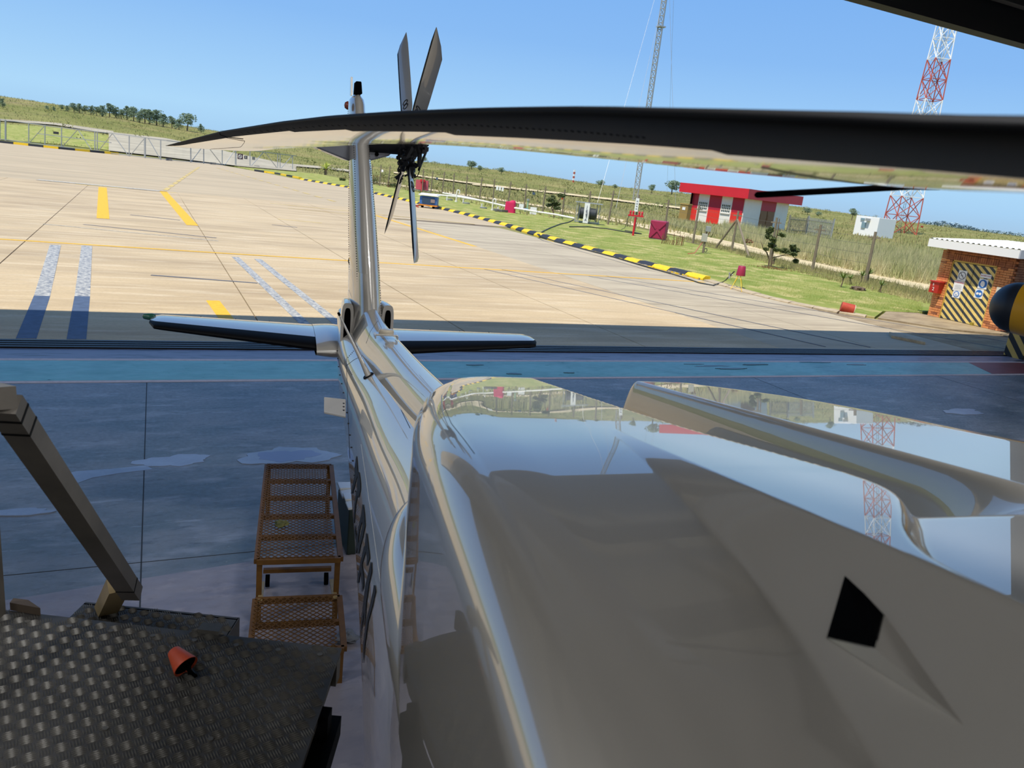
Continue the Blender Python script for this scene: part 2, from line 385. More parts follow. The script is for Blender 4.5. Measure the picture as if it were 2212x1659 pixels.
M_DIRT = layered('dirty shed forecourt', 'a3906e', [('7d6a4e', 1, (1, 2, 1), .4, .65, .8), ('c2ae88', 3, (1, 2, 1), .55, .75, .6)], rough=.85)
for pts in ([(19.6, 12.9), (24, 12.9), (24, 14.6), (22.4, 15.6), (20.8, 17.2), (19.62, 18)], [(24.05, 12.9), (36, 12.9), (36, 15.2), (24.05, 15.2)]):
    m = MB(); flat(m, [(p[0]+.01, p[1]+.01) for p in pts], -.2, .0); m.build('concrete_slab', M_DIRT, apron)
m = MB(); flat(m, [(22.4, 15.66), (24.05, 15.25), (24.5, 15.3), (24.5, 18.6), (22.9, 18.6), (21., 17.3)], -.2, .03); m.build('concrete_slab', M_DIRT, apron)
# painted lines on the apron, laid as thin paint films
def line(p, q, wd, m, nm='painted_line', z=.003, par=apron):
    p = Vector((p[0], p[1], z)); q = Vector((q[0], q[1], z)); b = MB(); b.bar(p, q, wd, .004); return b.build(nm, m, par)
line((-8, 24.9), (2.1, 24.4), .16, M_YEL); line((2.1, 24.4), (19.3, 24.0), .16, M_YEL)
line((-2.75, 51.7), (-1.75, 32.6), .42, M_YEL); line((.45, 53), (1.3, 32.4), .42, M_YEL)
line((-4.2, 52.6), (-1.6, 52.5), .3, M_YELF); line((-.9, 53.0), (1.2, 52.6), .3, M_YELF)
line((-6.2, 53.5), (.3, 52.75), .8, M_WHITEP, z=.02)
line((1.05, 16.6), (1.2, 14.4), .26, M_YEL)
line((12.2, 47.1), (12.8, 31.9), .22, M_YEL)
line((6.4, 50.2), (18.5, 46.5), .18, M_YELF); line((7, 47), (14, 45.2), .12, M_YELF); line((5.3, 38.6), (7.3, 38.2), .16, M_YELF)
line((-3.3, 29.3), (1.9, 27.6), .1, M_WHITEP); line((-2.2, 30), (1.9, 28.5), .1, M_GREYL); line((-.9, 35), (.9, 34.2), .12, M_GREYL); line((-.1, 19.6), (2.2, 19.1), .1, M_GREYL); line((4.6, 35.2), (5.6, 34.8), .12, M_GREYL)
for a, b, c in (((-2.45, 24.1), (-1.93, 16.5), (-1.75, 13)), ((-1.72, 24.3), (-1.28, 16.6), (-1.1, 13))):
    line(a, b, .26, M_BLUEW); line(b, c, .26, M_BLUEP)
line((2.1, 23.7), (2.6, 13.2), .2, M_BLUEW); line((2.7, 23.5), (3.25, 13.2), .2, M_BLUEW)
for a, b in (((10.1, 24.1), (14.5, 13.2)), ((10.8, 24.3), (16, 13.2)), ((14, 23.8), (21.4, 13.1)), ((14.9, 24.1), (22.8, 14.1))): line(a, b, .06, M_GREYL)
# dashes leading to the gate
for k in range(14):
    f0 = k/14; P0 = Vector((.6, 54.5, 0)); P1 = Vector((5.5, 116, 0)); a = P0.lerp(P1, f0); b = P0.lerp(P1, f0+.05); line(a, b, .28, M_YELF, z=.0)
for k in range(16):
    f0 = k/16; P0 = G(470, 363); P1 = G(740, 440); a = P0.lerp(P1, f0); b = P0.lerp(P1, f0+.03); line(a, b, .28, M_YELF, z=.0)
# lawn
mb = MB(); flat(mb, [(24.45, 18.65), (22.8, 18.65), (20.9, 17.35)]+[(x+.1, y) for x, y in KX[1:]]+[(12, 140)]+[tuple(G(x, y)[:2]) for x, y in ((690, 376), (780, 395), (900, 415), (1000, 431), (1190, 458), (1320, 482), (1435, 508), (1590, 543), (1757, 586), (1875, 614), (2000, 646))]+[(27, 19.5)], -.3, .035)
structure('lawn', mb, M_LAWN, org=(0, 0, 0))
mb = drape([(0, 303), (120, 312), (255, 328)], [(0, 268), (120, 276), (255, 296)], .1); structure('verge', mb, M_LAWN, org=(0, 0, 0))
# roads and tracks beyond the fence
M_ROAD = layered('pale gravel road', 'b3a88e', [('8f856e', .1, (1, 1, 1), .42, .65, .7), ('8f8672', .4, (1, 3, 1), .6, .75, .6)], rough=.9)
mb = drape([(235, 328), (360, 342), (520, 362), (640, 372)], [(235, 286), (360, 300), (520, 335), (640, 360)], .22); structure('gravel_road', mb, M_ROAD, org=(0, 0, 0))
mb = drape([(0, 263), (120, 272), (245, 292)], [(0, 259), (120, 267), (245, 285)], .3); structure('gravel_road', mb, M_ROAD, org=(0, 0, 0))
mb = drape([(480, 348), (700, 367), (760, 374)], [(480, 344), (700, 362), (760, 369)], .3); structure('gravel_road', mb, M_ROAD, org=(0, 0, 0))
mb = drape([(760, 389), (900, 409), (1180, 450)], [(760, 386), (900, 405), (1180, 446)], .1); structure('sandy_track', mb, M_SAND, org=(0, 0, 0))
mb = drape([(1180, 452), (1330, 480), (1480, 514), (1600, 541), (1750, 578), (1900, 606), (2018, 634)], [(1180, 447), (1330, 472), (1480, 503), (1600, 528), (1750, 562), (1900, 590), (2018, 615)], .05); structure('sandy_track', mb, M_SAND, org=(0, 0, 0))
mb = drape([(850, 376), (1000, 397), (1150, 415), (1340, 437)], [(850, 373), (1000, 394), (1150, 412), (1340, 433)], .35); structure('sandy_track', mb, M_SAND, org=(0, 0, 0))
mb = drape([(1020, 402), (1200, 420), (1490, 456)], [(1020, 400), (1200, 417), (1490, 452)], .35); structure('sandy_track', mb, M_SAND, org=(0, 0, 0))

# hangar floor
HX0, HX1, HY0, HY1, HZ = -11., 24., -14., 12.9, 8.6
floor = MB(); flat(floor, [(HX0, 4.2), (HX1, 8.4), (HX1, HY1), (HX0, HY1)], -.3, 0)
fl = structure('floor', floor, M_FLOOR, org=(0, 0, 0))
m = MB(); flat(m, [(HX0, HY0), (HX1, HY0), (HX1, 8.4), (HX0, 4.2)], -.3, 0); m.build('painted_bay', M_FLOOR2, fl)
def fbox(x0, x1, y0, y1, m, nm, z=.003): b = MB(); flat(b, [(x0, y0), (x1, y0), (x1, y1), (x0, y1)], -.01, z); return b.build(nm, m, fl)
fbox(HX0, 19.6, 10.72, 11.72, M_TEAL, 'teal_band'); fbox(19.6, HX1, 10.72, 11.9, M_GREEN, 'green_bay')
m = MB(); flat(m, [(17, 10.72), (19.55, 10.72), (19.55, 11.72), (17.6, 11.72)], .003, .005); m.build('red_patch', M_RED_F, fl)
fbox(HX0, HX1, 10.62, 10.71, M_PINKLINE, 'painted_line', .004); fbox(HX0, HX1, 11.73, 11.83, M_PINKLINE, 'painted_line', .004)
M_SILL = layered('worn sill paint', '77788a', [('4f5560', 3, (.5, 3, 1), .5, .62, .9), ('9a9aa6', 6, (.5, 3, 1), .6, .75, .6)], rough=.4)
fbox(HX0, HX1, 11.82, 12.4, M_SILL, 'door_sill', .003)
for x in (-5.2, -.12, 5., 10., 15.): fbox(x-.005, x+.005, HY0, 10.6, mat('floor joint', '2b3036', .8), 'floor_joint', .0015)
for y in (5.75, .9): fbox(HX0, HX1, y-.004, y+.004, MATS['floor joint'], 'floor_joint', .0015)
def blotch(cx, cy, rx, ry, m, nm, seed):
    r_ = random.Random(seed); b = MB(); n = 40; ph = [r_.random()*6 for _ in range(5)]
    pts = []
    for k in range(n):
        a = 2*pi*k/n; q = 1+.16*sin(2*a+ph[0])+.12*sin(3*a+ph[1])+.08*sin(7*a+ph[2])+.05*sin(13*a+ph[3]); pts.append((cx+rx*q*cos(a), cy+ry*q*sin(a)))
    flat(b, pts, .0005, .002+.0012*(seed % 7)); return b.build(nm, m, fl)
M_PATCH = mat('bare pale floor patch', '8493ac', .3, noise=.15, nscale=6)
P = G(375, 995); blotch(P.x, P.y, .30, .16, M_PATCH, 'floor_patch', 1)
P = G(260, 1018); b_ = MB(); pts = [G(90, 1035), G(165, 1018), G(240, 1013), G(315, 1005), G(330, 1014), G(260, 1022), G(200, 1032), G(150, 1050), G(110, 1066), G(84, 1052)]; flat(b_, [(p.x, p.y) for p in pts], .0005, .0018); b_.build('floor_patch', M_PATCH, fl)
P = G(625, 985); blotch(P.x, P.y, .42, .26, M_PATCH, 'floor_patch', 3); blotch(P.x-.02, P.y, .27, .17, mat('water stain', '6f7fa6', .4), 'floor_patch', 4)
P = G(30, 1108); blotch(P.x, P.y, .3, .06, M_PATCH, 'floor_patch', 5)
P = G(2080, 890); blotch(P.x, P.y, .5, .14, M_PATCH, 'floor_patch', 6)
for (px, py, rx, ry) in [(1025, 789, .13, .04), (1110, 808, .12, .04), (1540, 791, .4, .05), (1630, 788, .3, .04), (1580, 797, .4, .04), (1760, 783, .4, .04), (1500, 787, .2, .03), (1850, 788, .3, .05), (1230, 806, .1, .02)]:
    P = G(px, py); blotch(P.x, P.y, rx, ry, mat('oil mark', '23403f', .35), 'oil_mark', px).location.z += .003
# door tracks
for k, (y, wd) in enumerate([(12.45, .05), (12.58, .05), (12.71, .05), (12.84, .05)]):
    m = MB(); m.box((6.5, y, .01), (35, wd+.025, .03)); structure('trim_%d' % (k+1), m, M_DARKM, org=(6.5, y, 0))
m = MB(); flat(m, [(HX0, 12.4), (HX1, 12.4), (HX1, 12.9), (HX0, 12.9)], -.02, .002); m.build('track_bed', mat('grimy track bed', '55535c', .6, noise=.3), fl)
# hangar shell
def wall(nm, c, d, m=M_HWALL): b = MB(); b.box(c, d); return structure(nm, b, m, org=(c[0], c[1], c[2]-d[2]/2))
wall('wall_left', (HX0-.1, (HY0+HY1)/2, HZ/2), (.2, HY1-HY0, HZ)); wall('wall_right', (HX1+.1, (HY0+HY1)/2, HZ/2), (.2, HY1-HY0, HZ))
wall('wall_back', ((HX0+HX1)/2, HY0-.1, HZ/2), (HX1-HX0+.4, .2, HZ))
c = MB(); c.box(((HX0+HX1)/2, (HY0+HY1)/2, HZ+.05), (HX1-HX0+.6, HY1-HY0+.6, .1)); ceil = structure('ceiling', c, M_HROOF, org=((HX0+HX1)/2, (HY0+HY1)/2, HZ))
hd = MB(); hd.box((6.5, 13., 7.95), (35.4, .35, 1.3)); structure('wall_front', hd, mat('dark header steel', '14161b', .7), org=(6.5, 13, 7.3))
for y in (12.4, 9.8, 6.6, 3.4, .2, -3, -6.2, -9.4, -12.4):
    m = MB()
    m.box((6.5, y, 8.32), (35, .16, .03)); m.box((6.5, y, 7.85), (35, .2, .03)); m.box((6.5, y, 8.08), (35, .02, .46)); m.build('roof_beam', M_STEEL, ceil)
for x in range(-10, 24, 3):
    m = MB(); m.box((x, -.5, 8.47), (.07, 26, .2)); m.build('purlin', mat('tan purlin', '8e8673', .7), ceil)
# door column with hazard stripes, right end of the opening
col = thing('door_column', (20.4, 12.25, 0), 'dark hangar door column with slanting black and yellow hazard stripes', 'column')
m = MB(); m.box((20.75, 12.25, 3.6), (1.3, .5, 7.2)); m.build('column', mat('dark door steel', '1c1e20', .6), col)
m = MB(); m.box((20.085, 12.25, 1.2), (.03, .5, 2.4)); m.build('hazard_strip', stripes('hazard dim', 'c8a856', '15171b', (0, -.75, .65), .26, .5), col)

# ---- unseen tube lights added under the roof to brighten the bay
def lamp(x, y):
    t = thing('fill_light', (x, y, 7.6), 'added twin tube fill light, '+{-5: 'far left', 2: 'left of centre', 9: 'right of centre', 16: 'far right'}[x]+' in the '+{-9: 'rear', -3.5: 'middle', 2.: 'front'}[y]+' row', 'fill light', 'added fill lights under the hangar roof')
    m = MB(); m.box((x, y, 7.72), (1.5, .22, .08)); m.build('housing', M_WALLW, t)
    for dy in (-.06, .06): m = MB(); m.cyl((x-.7, y+dy, 7.65), (x+.7, y+dy, 7.65), .018, n=8); m.build('tube', M_FILLTUBE, t)
    ld = bpy.data.lights.new('fill_glow', 'AREA'); ld.shape = 'RECTANGLE'; ld.size = 1.4; ld.size_y = .16; ld.energy = 150; ld.color = (.97, .97, 1.)
    lo = bpy.data.objects.new('fill_glow', ld); COL.objects.link(lo); lo.location = (0, 0, -.02); lo.parent = t
for x in (-5, 2, 9, 16):
    for y in (-9, -3.5, 2.): lamp(x, y)

# ================================================================== HELICOPTER  (s = aft, t = to port, z)
TC = .71
heli = thing('helicopter', H(0, TC, 0), 'glossy champagne helicopter seen from above its engine cowls, tail towards the open hangar', 'helicopter')
BS = [-1.4, .5, 1.3, 2., 2.9, 3.6, 4.3, 5.2, 6.35]
BW = [.66, .56, .48, .415, .35, .30, .26, .215, .12]; BC = [.71, .71, .71, .71, .705, .69, .675, .645, .62]
BT = [2.2, 2.2, 2.2, 2.16, 2.05, 1.99, 1.93, 1.90, 1.9]; BB = [.6, .62, .7, .8, .97, 1.1, 1.24, 1.4, 1.66]
def boom(s, a, off=0):
    w, c, zt, zb = (cr(BS, q, s) for q in (BW, BC, BT, BB)); zm = (zt+zb)/2+.05; n = 2.5
    ca, sa = cos(a), sin(a)
    t = c+(w+off)*math.copysign(abs(ca)**(2/n), ca)
    hgt = (zt-zm if sa > 0 else zm-zb)+off
    return H(s, t, zm+hgt*math.copysign(abs(sa)**(2/n), sa))
m = MB(); m.grid(lambda u, v: boom(-1.4+u*7.75, 2*pi*v), 90, 72, wrap=True)
BOOM = BVHTree.FromPolygons([Vector(v) for v in m.v], m.f)
fus = m.build('fuselage', M_PAINT, heli, smooth=True)
def onmesh(bvh, x, y, off=.002, dflt=None):
    d = ray(x, y).normalized(); h = bvh.ray_cast(CAM, d, 50)
    if h[0] is None: return dflt
    n = h[1] if h[1].dot(d) < 0 else -h[1]
    return h[0]+n*off
def seam(bvh, px, r=.0015, name='panel_seam', par=None, m_=None, n=24):
    xs = [p[0] for p in px]; ys = [p[1] for p in px]; L = [0]
    for i in range(1, len(px)): L.append(L[-1]+math.hypot(xs[i]-xs[i-1], ys[i]-ys[i-1]))
    pts = []
    for k in range(n+1):
        q = L[-1]*k/n; P = onmesh(bvh, float(np.interp(q, L, xs)), float(np.interp(q, L, ys)), r*.3)
        if P is not None and (not pts or (P-pts[-1]).length < .5): pts.append(P)
    if len(pts) > 2:
        b = MB(); b.tube(pts, r, 5); return b.build(name, m_ or M_RIVET, par or fus)
def rivets(pts, r, par, name='rivet_row'):
    b = MB()
    for P, N in pts: b.cyl(P-N*r*.2, P+N*r*.7, r, r*.7, 6)
    o = b.build(name, M_RIVET, par); o['kind'] = 'stuff'; return o
# spine cover over the tail rotor drive shaft
CS_ = [1.9, 2.6, 3.4, 4.3, 5.0, 5.35]; CT = [2.3, 2.2, 2.12, 2.065, 2.05, 2.09]; CWd = [.12, .11, .105, .10, .095, .075]; CCt = [.70, .70, .69, .675, .655, .64]
def cover(s, v):
    zt, w, c = cr(CS_, CT, s), cr(CS_, CWd, s), cr(CS_, CCt, s); zb = cr(BS, BT, s)-.12
    a = pi*v; n = 3.2; ca, sa = cos(a), max(sin(a), 0)
    fl_ = .05*(1-sa)**2
    return H(s, c-(w+fl_)*math.copysign(abs(ca)**(2/n), ca), zb+(zt-zb)*sa**(2/n))
m = MB(); m.grid(lambda u, v: cover(1.9+u*3.45, v), 60, 40)
COVER = BVHTree.FromPolygons([Vector(v) for v in m.v], m.f); cov = m.build('drive_shaft_cover', M_PAINT, heli, smooth=True)
# fin
FZ = [1.55, 1.9, 2.15, 2.5, 3., 3.42, 3.51, 3.545]
FL = [5.05, 5.18, 5.33, 5.55, 5.86, 6.17, 6.25, 6.33]; FC = [1.2, 1.1, .98, .86, .72, .6, .5, .3]; FTc = [.645, .645, .642, .625, .60, .575, .572, .572]
FTh = [.15, .14, .13, .122, .096, .074, .062, .025]
def fin(z, v):
    le, ch, tc_, th = (cr(FZ, q, z) for q in (FL, FC, FTc, FTh)); a = 2*pi*v
    x = .5-.5*cos(a); x = x if True else 0
    y = (sqrt(max(x, 0))*1.5*(1-x)**.75*1.28)
    return H(le+x*ch, tc_+th*y*(1 if a < pi else -1), z)
m = MB(); m.grid(lambda u, v: fin(1.55+u*1.995, v), 50, 40, wrap=True)
k = len(m.v)-40; m.f.append(tuple(range(k, k+40))); m.m.append(0)
FIN = BVHTree.FromPolygons([Vector(v) for v in m.v], m.f[:-1]); fn = m.build('tail_fin', M_PAINT, heli, smooth=True)
rv = []
for k in range(70):
    z = 2.02+k*.0165
    for v, on in ((.115, 1), (.885, 1)):
        P = fin(z, v); Q = fin(z, v+.01); Wv = fin(z+.01, v); N = (Q-P).cross(Wv-P).normalized()
        if N.dot(P-H(P.dot(As), cr(FZ, FTc, z), P.z)) < 0: N = -N
        rv.append((P, N))
for k in range(75):
    z = 2.25+k*.016
    for v in (.25, .75):
        P = fin(z, v); N = Tt*(1 if v < .5 else -1); rv.append((P, N))
rivets(rv, .0042, fn)
# fin base fairing
m = MB()
def fair(u, v):
    z = 1.55+u*.75; le = cr(FZ, FL, z)-.10*(1-u); a = 2*pi*v; x = .5-.5*cos(a)
    th = (.17*(1-u)**1.5+.093*1.02*(1-(1-u)**1.5)); y = sqrt(max(x, 0))*1.5*(1-x)**.6*1.2
    return H(le+x*(1.2-.2*u), .642-.03*u+th*y*(1 if a < pi else -1), z)
m.grid(fair, 24, 36, wrap=True); m.build('fin_fairing', M_PAINT, heli, smooth=True)
# air scoops each side of the fin root: rounded shroud with a tall dark mouth
for sgn, px, dpt in ((-1, 752, 5.5), (1, 826, 5.5)):
    tcx = .648+(.132 if sgn > 0 else -.15)
    m = MB()
    def sc_(u, v, tcx=tcx, sgn=sgn):
        a = 2*pi*v; n = 4; ca, sa = cos(a), sin(a)
        tt = math.copysign(abs(ca)**(2/n), ca); zz_ = math.copysign(abs(sa)**(2/n), sa)
        k = 1-.35*u*u
        return H(5.42+u*.6, tcx-sgn*.03*u+.042*k*tt, 1.9+.19*k*zz_)
    m.grid(sc_, 8, 32, wrap=True); sc = m.build('air_scoop', M_PAINT, heli, smooth=True)
    m = MB(); vs = [H(5.412, tcx+.022*math.copysign(abs(cos(a))**.5, cos(a)), 1.9+.155*math.copysign(abs(sin(a))**.5, sin(a))) for a in [2*pi*k/28 for k in range(28)]]
    m.prism(vs, As*.012); m.build('scoop_mouth', M_BLACK, sc)
    m = MB()
    for k in range(28):
        a, b = 2*pi*k/28, 2*pi*(k+1)/28
        q = [H(5.42, tcx+w_*math.copysign(abs(cos(x))**.5, cos(x)), 1.9+h_*math.copysign(abs(sin(x))**.5, sin(x))) for x, w_, h_ in ((a, .022, .155), (b, .022, .155), (b, .043, .191), (a, .043, .191))]
        m.add(q, [(0, 1, 2, 3)])
    m.build('scoop_rim', M_PAINT, sc, smooth=True)
# stabiliser, one half each side, black boot on the leading edge
ZS = 1.72
def stab(side):
    if side < 0: root, tip = (.42, 5.53, .86), (-.86, 5.86, .46)
    else: root, tip = (.84, 5.53, .86), (2.10, 5.80, .44)
    def sec(u, v):
        t = root[0]+(tip[0]-root[0])*u; le = root[1]+(tip[1]-root[1])*u; ch = root[2]+(tip[2]-root[2])*u
        e = max(0, (u-.95)/.05); ch2 = ch*(1-.45*e*e); le2 = le+ch*.3*e*e; th = ch*.085*(1-.6*e*e)
        a = 2*pi*v; x = .5-.5*cos(a); y = sqrt(max(x, 0))*1.48*(1-x)**.8*1.25
        return H(le2+x*ch2, t, ZS-.04*(1-u)+.04+th*y*(1 if a < pi else -1)*1.)
    m = MB(); m.grid(sec, 26, 48, wrap=True)
    for i in range(26):
        for j in range(48):
            x = .5-.5*cos(2*pi*(j+.5)/48)
            bot = (j+.5)/48 > .5
            if (x < (.20 if not bot else .3)) and i >= (2 if side < 0 else 1): m.m[i*48+j] = 1
    k = len(m.v)-48; m.f.append(tuple(range(k, k+48))); m.m.append(0)
    o = m.build('stabiliser', [M_PAINT, M_BOOT], heli, smooth=True)
    for u in (.35, .55, .75): b = MB(); P = sec(u, .5); b.cyl(P, P+As*.035, .003, .002, 6); b.build('static_wick', M_BLACK, o)
    return sec
sl_, sr_ = stab(-1), stab(1)
m = MB(); m.grid(lambda u, v: H(5.44+.95*(.5-.5*cos(2*pi*v)), .30+.26*u, ZS+(.075+.025*sin(pi*u))*1.9*sqrt(.5-.5*cos(2*pi*v))*(1-(.5-.5*cos(2*pi*v)))**.7*(1 if v < .5 else -1)), 8, 40, wrap=True); m.build('stabiliser_fairing', M_PAINT, heli, smooth=True)
P = sl_(1, .3); m = MB(); m.lathe(P-Tt*.0, -Tt, [(.001, .07), (.018, .06), (.024, .03), (.026, 0), (.02, -.02)], 12); m.build('position_light', mat('green lens', '24584a', .15), heli, smooth=True)
# fin tip pieces
m = MB(); P = ATS(759, 205, 6.35); Q = ATS(759, 166, 6.4); m.prism([P-Tt*.004, P-Tt*.004+As*.1, Q-Tt*.004+As*.07, Q-Tt*.004], Tt*.014); m.build('blade_aerial', M_PAINT, heli)
m = MB(); P = ATS(767, 203, 6.3); Q = ATS(783, 203, 6.3); R_ = ATS(781, 176, 6.32); S_ = ATS(769, 175, 6.32); m.prism([P, Q, R_, S_], As*.16); m.build('tail_light_housing', M_BLACK, heli, bevel=.006)
m = MB(); P = ATS(752, 228, 6.3); m.lathe(P, Tt*-1, [(.001, .03), (.02, .025), (.03, .01), (.032, 0)], 12); m.build('round_light', mat('brown lens', '7a3c30', .2), heli, smooth=True)
# gearbox fairing wings near the fin top
def wing(px, thick, nm):
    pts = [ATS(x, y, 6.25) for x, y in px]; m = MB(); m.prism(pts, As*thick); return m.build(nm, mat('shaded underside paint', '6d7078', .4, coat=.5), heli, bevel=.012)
wing([(676, 300), (683, 319), (752, 347), (762, 347), (762, 285), (690, 285)], .55, 'gearbox_fairing')
wfr = wing([(790, 285), (790, 349), (798, 348), (840, 337), (853, 324), (857, 285)], .55, 'gearbox_fairing')
m = MB(); P = ATS(814, 333, 6.245); m.cyl(P-As*.006, P+As*.006, .015, n=16); m.build('inspection_hole', M_BLACK, wfr)
# tail rotor
def atr(x, y, R): d = ray(x, y); return CAM+d*(R/d.dot(hdir))
tips = [atr(953, 75, 5.33), atr(837, 495, 7.2), atr(900, 578, 5.5), atr(868, 80, 7.04)]
hubP = (tips[0]+tips[1]+tips[2]+tips[3])/4
tr = MB()
tr.cyl(H(HL(hubP)[0], .66, HL(hubP)[2]), hubP+Tt*.06, .085, .07, 20); tr.cyl(hubP-Tt*.01, hubP+Tt*.10, .05, .045, 16)
for a in range(0, 360, 45):
    d = As*cos(radians(a))+Z*sin(radians(a)); tr.cyl(hubP+d*.085-Tt*.01, hubP+d*.085+Tt*.06, .012, n=8)
th = tr.build('tail_rotor_hub', M_DARKM, heli, smooth=True)
for i, tp in enumerate(tips):
    d = (tp-hubP); L = d.length; d.normalize(); cdir = Tt.cross(d).normalized(); pit = radians(28); ch = cdir*cos(pit)+Tt*sin(pit); nn = d.cross(ch).normalized()
    m = MB(); m.tube([hubP+d*.02, hubP+d*.30], [.038, .028], 10)
    m.box(hubP+d*.16, (.16, .09, .05), (d, ch, nn)); m.cyl(hubP+d*.11+nn*.05, hubP+d*.11-nn*.05, .02, n=10); m.cyl(hubP+d*.24+nn*.035, hubP+d*.24-nn*.035, .016, n=10)
    m.bar(hubP+d*.2+Tt*.05+ch*.05, hubP+Tt*.13+ch*.03, .014); m.build('blade_grip', M_DARKM, th)
    st = [.17, .22, .30, .55, .88, .94, 1.]; wd = [.05, .085, .15, .155, .15, .10, .008]; of = [0, 0, 0, 0, 0, -.02, -.06]; of = [-o_3 for o_3 in of] if i == 3 else of
    m = MB()
    def tb(u, v, d=d, ch=ch, nn=nn, st=st, wd=wd, of=of):
        q = u*(len(st)-1); r_ = np.interp(q, range(len(st)), st); w_ = np.interp(q, range(len(st)), wd); o_2 = np.interp(q, range(len(st)), of)
        a = 2*pi*v; x = .5-.5*cos(a); y = sqrt(max(x, 0))*(1-x)**.8*1.6*(1 if v < .5 else -1)*.12*w_*.6
        return hubP+d*(r_*L)+ch*((x-.5)*w_+o_2)+nn*y
    m.grid(tb, 18, 24, wrap=True)
    for a in range(18):
        for b in range(24):
            if .5-.5*cos(2*pi*(b+.5)/24) < .12: m.m[a*24+b] = 1
    bl = m.build('tail_rotor_blade', [M_PAINTP, M_BOOT], heli, smooth=True)
    m = MB()
    for q in (.34, .375): 
        for e in range(12):
            a0, a1 = 2*pi*e/12, 2*pi*(e+1)/12; c0 = hubP+d*(q*L)-nn*.0075*(1 if i < 2 else -1)
            for sg in (1, -1): m.bar(hubP+d*(q*L+.02*cos(a0))+ch*.03*sin(a0)+nn*.0095*sg, hubP+d*(q*L+.02*cos(a1))+ch*.03*sin(a1)+nn*.0095*sg, .005, .003)
    m.build('blade_marking', M_BOOT, bl)
# gearbox, pitch beam, actuator rod, cable
m = MB(); g0 = ATS(862, 310, 6.25); g1 = ATS(905, 300, 6.15)
m.cyl(ATS(845, 300, 6.4), ATS(902, 312, 6.2), .09, .075, 16); m.cyl(ATS(902, 312, 6.2), ATS(878, 352, 6.15), .055, .035, 12)
for k in range(44):
    P = ATS(872+random.uniform(-12, 26), 352+random.uniform(-26, 26), 6.1+random.uniform(-.08, .08)); Q = P+(As*random.uniform(-1, 1)+Tt*random.uniform(-.6, .6)+Z*random.uniform(-1, 1))*.055
    m.cyl(P, Q, random.uniform(.005, .011), n=6) if k % 3 else m.cyl(P, P+(Q-P)*.35, random.uniform(.014, .022), n=8)
m.build('gearbox', M_DARKM, heli)
m = MB(); m.cyl(ATS(895, 314, 6.1), ATS(918, 320, 6.0), .022, n=10); m.cyl(ATS(906, 312, 6.05), ATS(909, 330, 6.05), .035, .03, 12); m.cyl(ATS(907, 328, 6.05), ATS(905, 361, 6.05), .018, .015, 10)
for dx, dy in ((917, 314), (921, 322), (916, 328)): m.box(ATS(dx, dy, 6.0), (.03, .03, .03), (As, Tt, Z))
m.build('pitch_change_link', M_DARKM, heli)
m = MB(); m.tube([ATS(905, 360, 6.05), ATS(906, 370, 6.05), ATS(902, 380, 6.05), ATS(894, 385, 6.05)], .0035, 6); m.build('cable', M_BLACK, heli)
# aerials, lamp and plate on the boom
def whip(b0, t0, s1, nm):
    P = onmesh(BOOM, *b0, off=0) or ATS(*b0, 3.6); Q = ATS(*t0, s1); m = MB(); m.tube([P, P.lerp(Q, .15), P.lerp(Q, .3), Q], [.019, .014, .010, .005], 10)
    o = m.build(nm, M_PAINT, heli, smooth=True)
    b = MB(); N = (P-H(HL(P)[0], TC, 1.6)).normalized(); b.cyl(P-N*.006, P+N*.006, .034, .030, 16); b.build('foot', M_BOOT, o)
    b = MB(); b.cyl(Q, Q+(Q-P).normalized()*.02, .007, n=8); b.build('tip', M_BLACK, o)
whip((796, 812), (734, 682), 4.3, 'whip_aerial')
P0 = G(834, 724, 2.078); m = MB()
m.box(P0+Z*.006, (.07, .13, .010), (As, Tt, Z)); m.box(P0-Tt*.065-Z*.006, (.07, .008, .024), (As, Tt, Z)); m.box(P0+Tt*.065-Z*.006, (.07, .008, .024), (As, Tt, Z))
lb = m.build('beacon_bracket', M_PAINT, heli, bevel=.004)
m = MB(); m.grid(lambda u, v: P0+Z*(.01+.026*(1-(1-u)**2.5)**1 if u < 1 else .036)+(As*.034*cos(2*pi*v)+Tt*.045*sin(2*pi*v))*(1-u**3.)**.5, 10, 28, wrap=True); m.build('beacon', mat('cream beacon', 'b6ad9a', .25, coat=.5), lb, smooth=True)
P1 = ATS(745, 875, 3.9); m = MB(); q = [ATS(700, 857, 3.95), ATS(747, 862, 4.0), ATS(747, 899, 3.86), ATS(700, 889, 3.84)]; m.prism(q, (0, 0, -.012)); pl = m.build('side_plate', mat('pale plate', '9a9a98', .4), heli, bevel=.003)
m = MB()
for k in range(3): P = q[1].lerp(q[2], .3+.2*k); m.cyl(P+Z*.002-Tt*.012, P+Z*.006-Tt*.012, .006, n=8)
m.build('bolt', M_RIVET, pl)
# seams and rivet lines on the boom
seam(COVER, [(816, 693), (800, 716), (791, 742)], .0009, par=cov)
seam(BOOM, [(748, 775), (752, 900), (756, 990)], .0014); seam(BOOM, [(812, 790), (850, 852), (886, 925)], .0015); seam(BOOM, [(748, 790), (765, 777), (790, 765)], .0014)
seam(BOOM, [(780, 960), (800, 1100), (822, 1260), (846, 1440)], .0012, m_=mat('light seam', '9d9d9a', .4))
rv = []
for (a, b, n) in (((752, 772), (778, 742), 9), ((800, 770), (809, 800), 6), ((748, 800), (744, 1000), 0), ((755, 800), (762, 812), 4)):
    for k in range(n):
        x, y = a[0]+(b[0]-a[0])*k/n, a[1]+(b[1]-a[1])*k/n; P = onmesh(BOOM, x, y, 0)
        if P: rv.append((P, (P-H(HL(P)[0], TC, HL(P)[2]-.1)).normalized()))
if rv: rivets(rv, .004, fus)
m = MB()
for k in range(14):
    P = boom(3.2+k*.17, pi*.97); m.cyl(P, P-Tt*.005, .004, n=8)
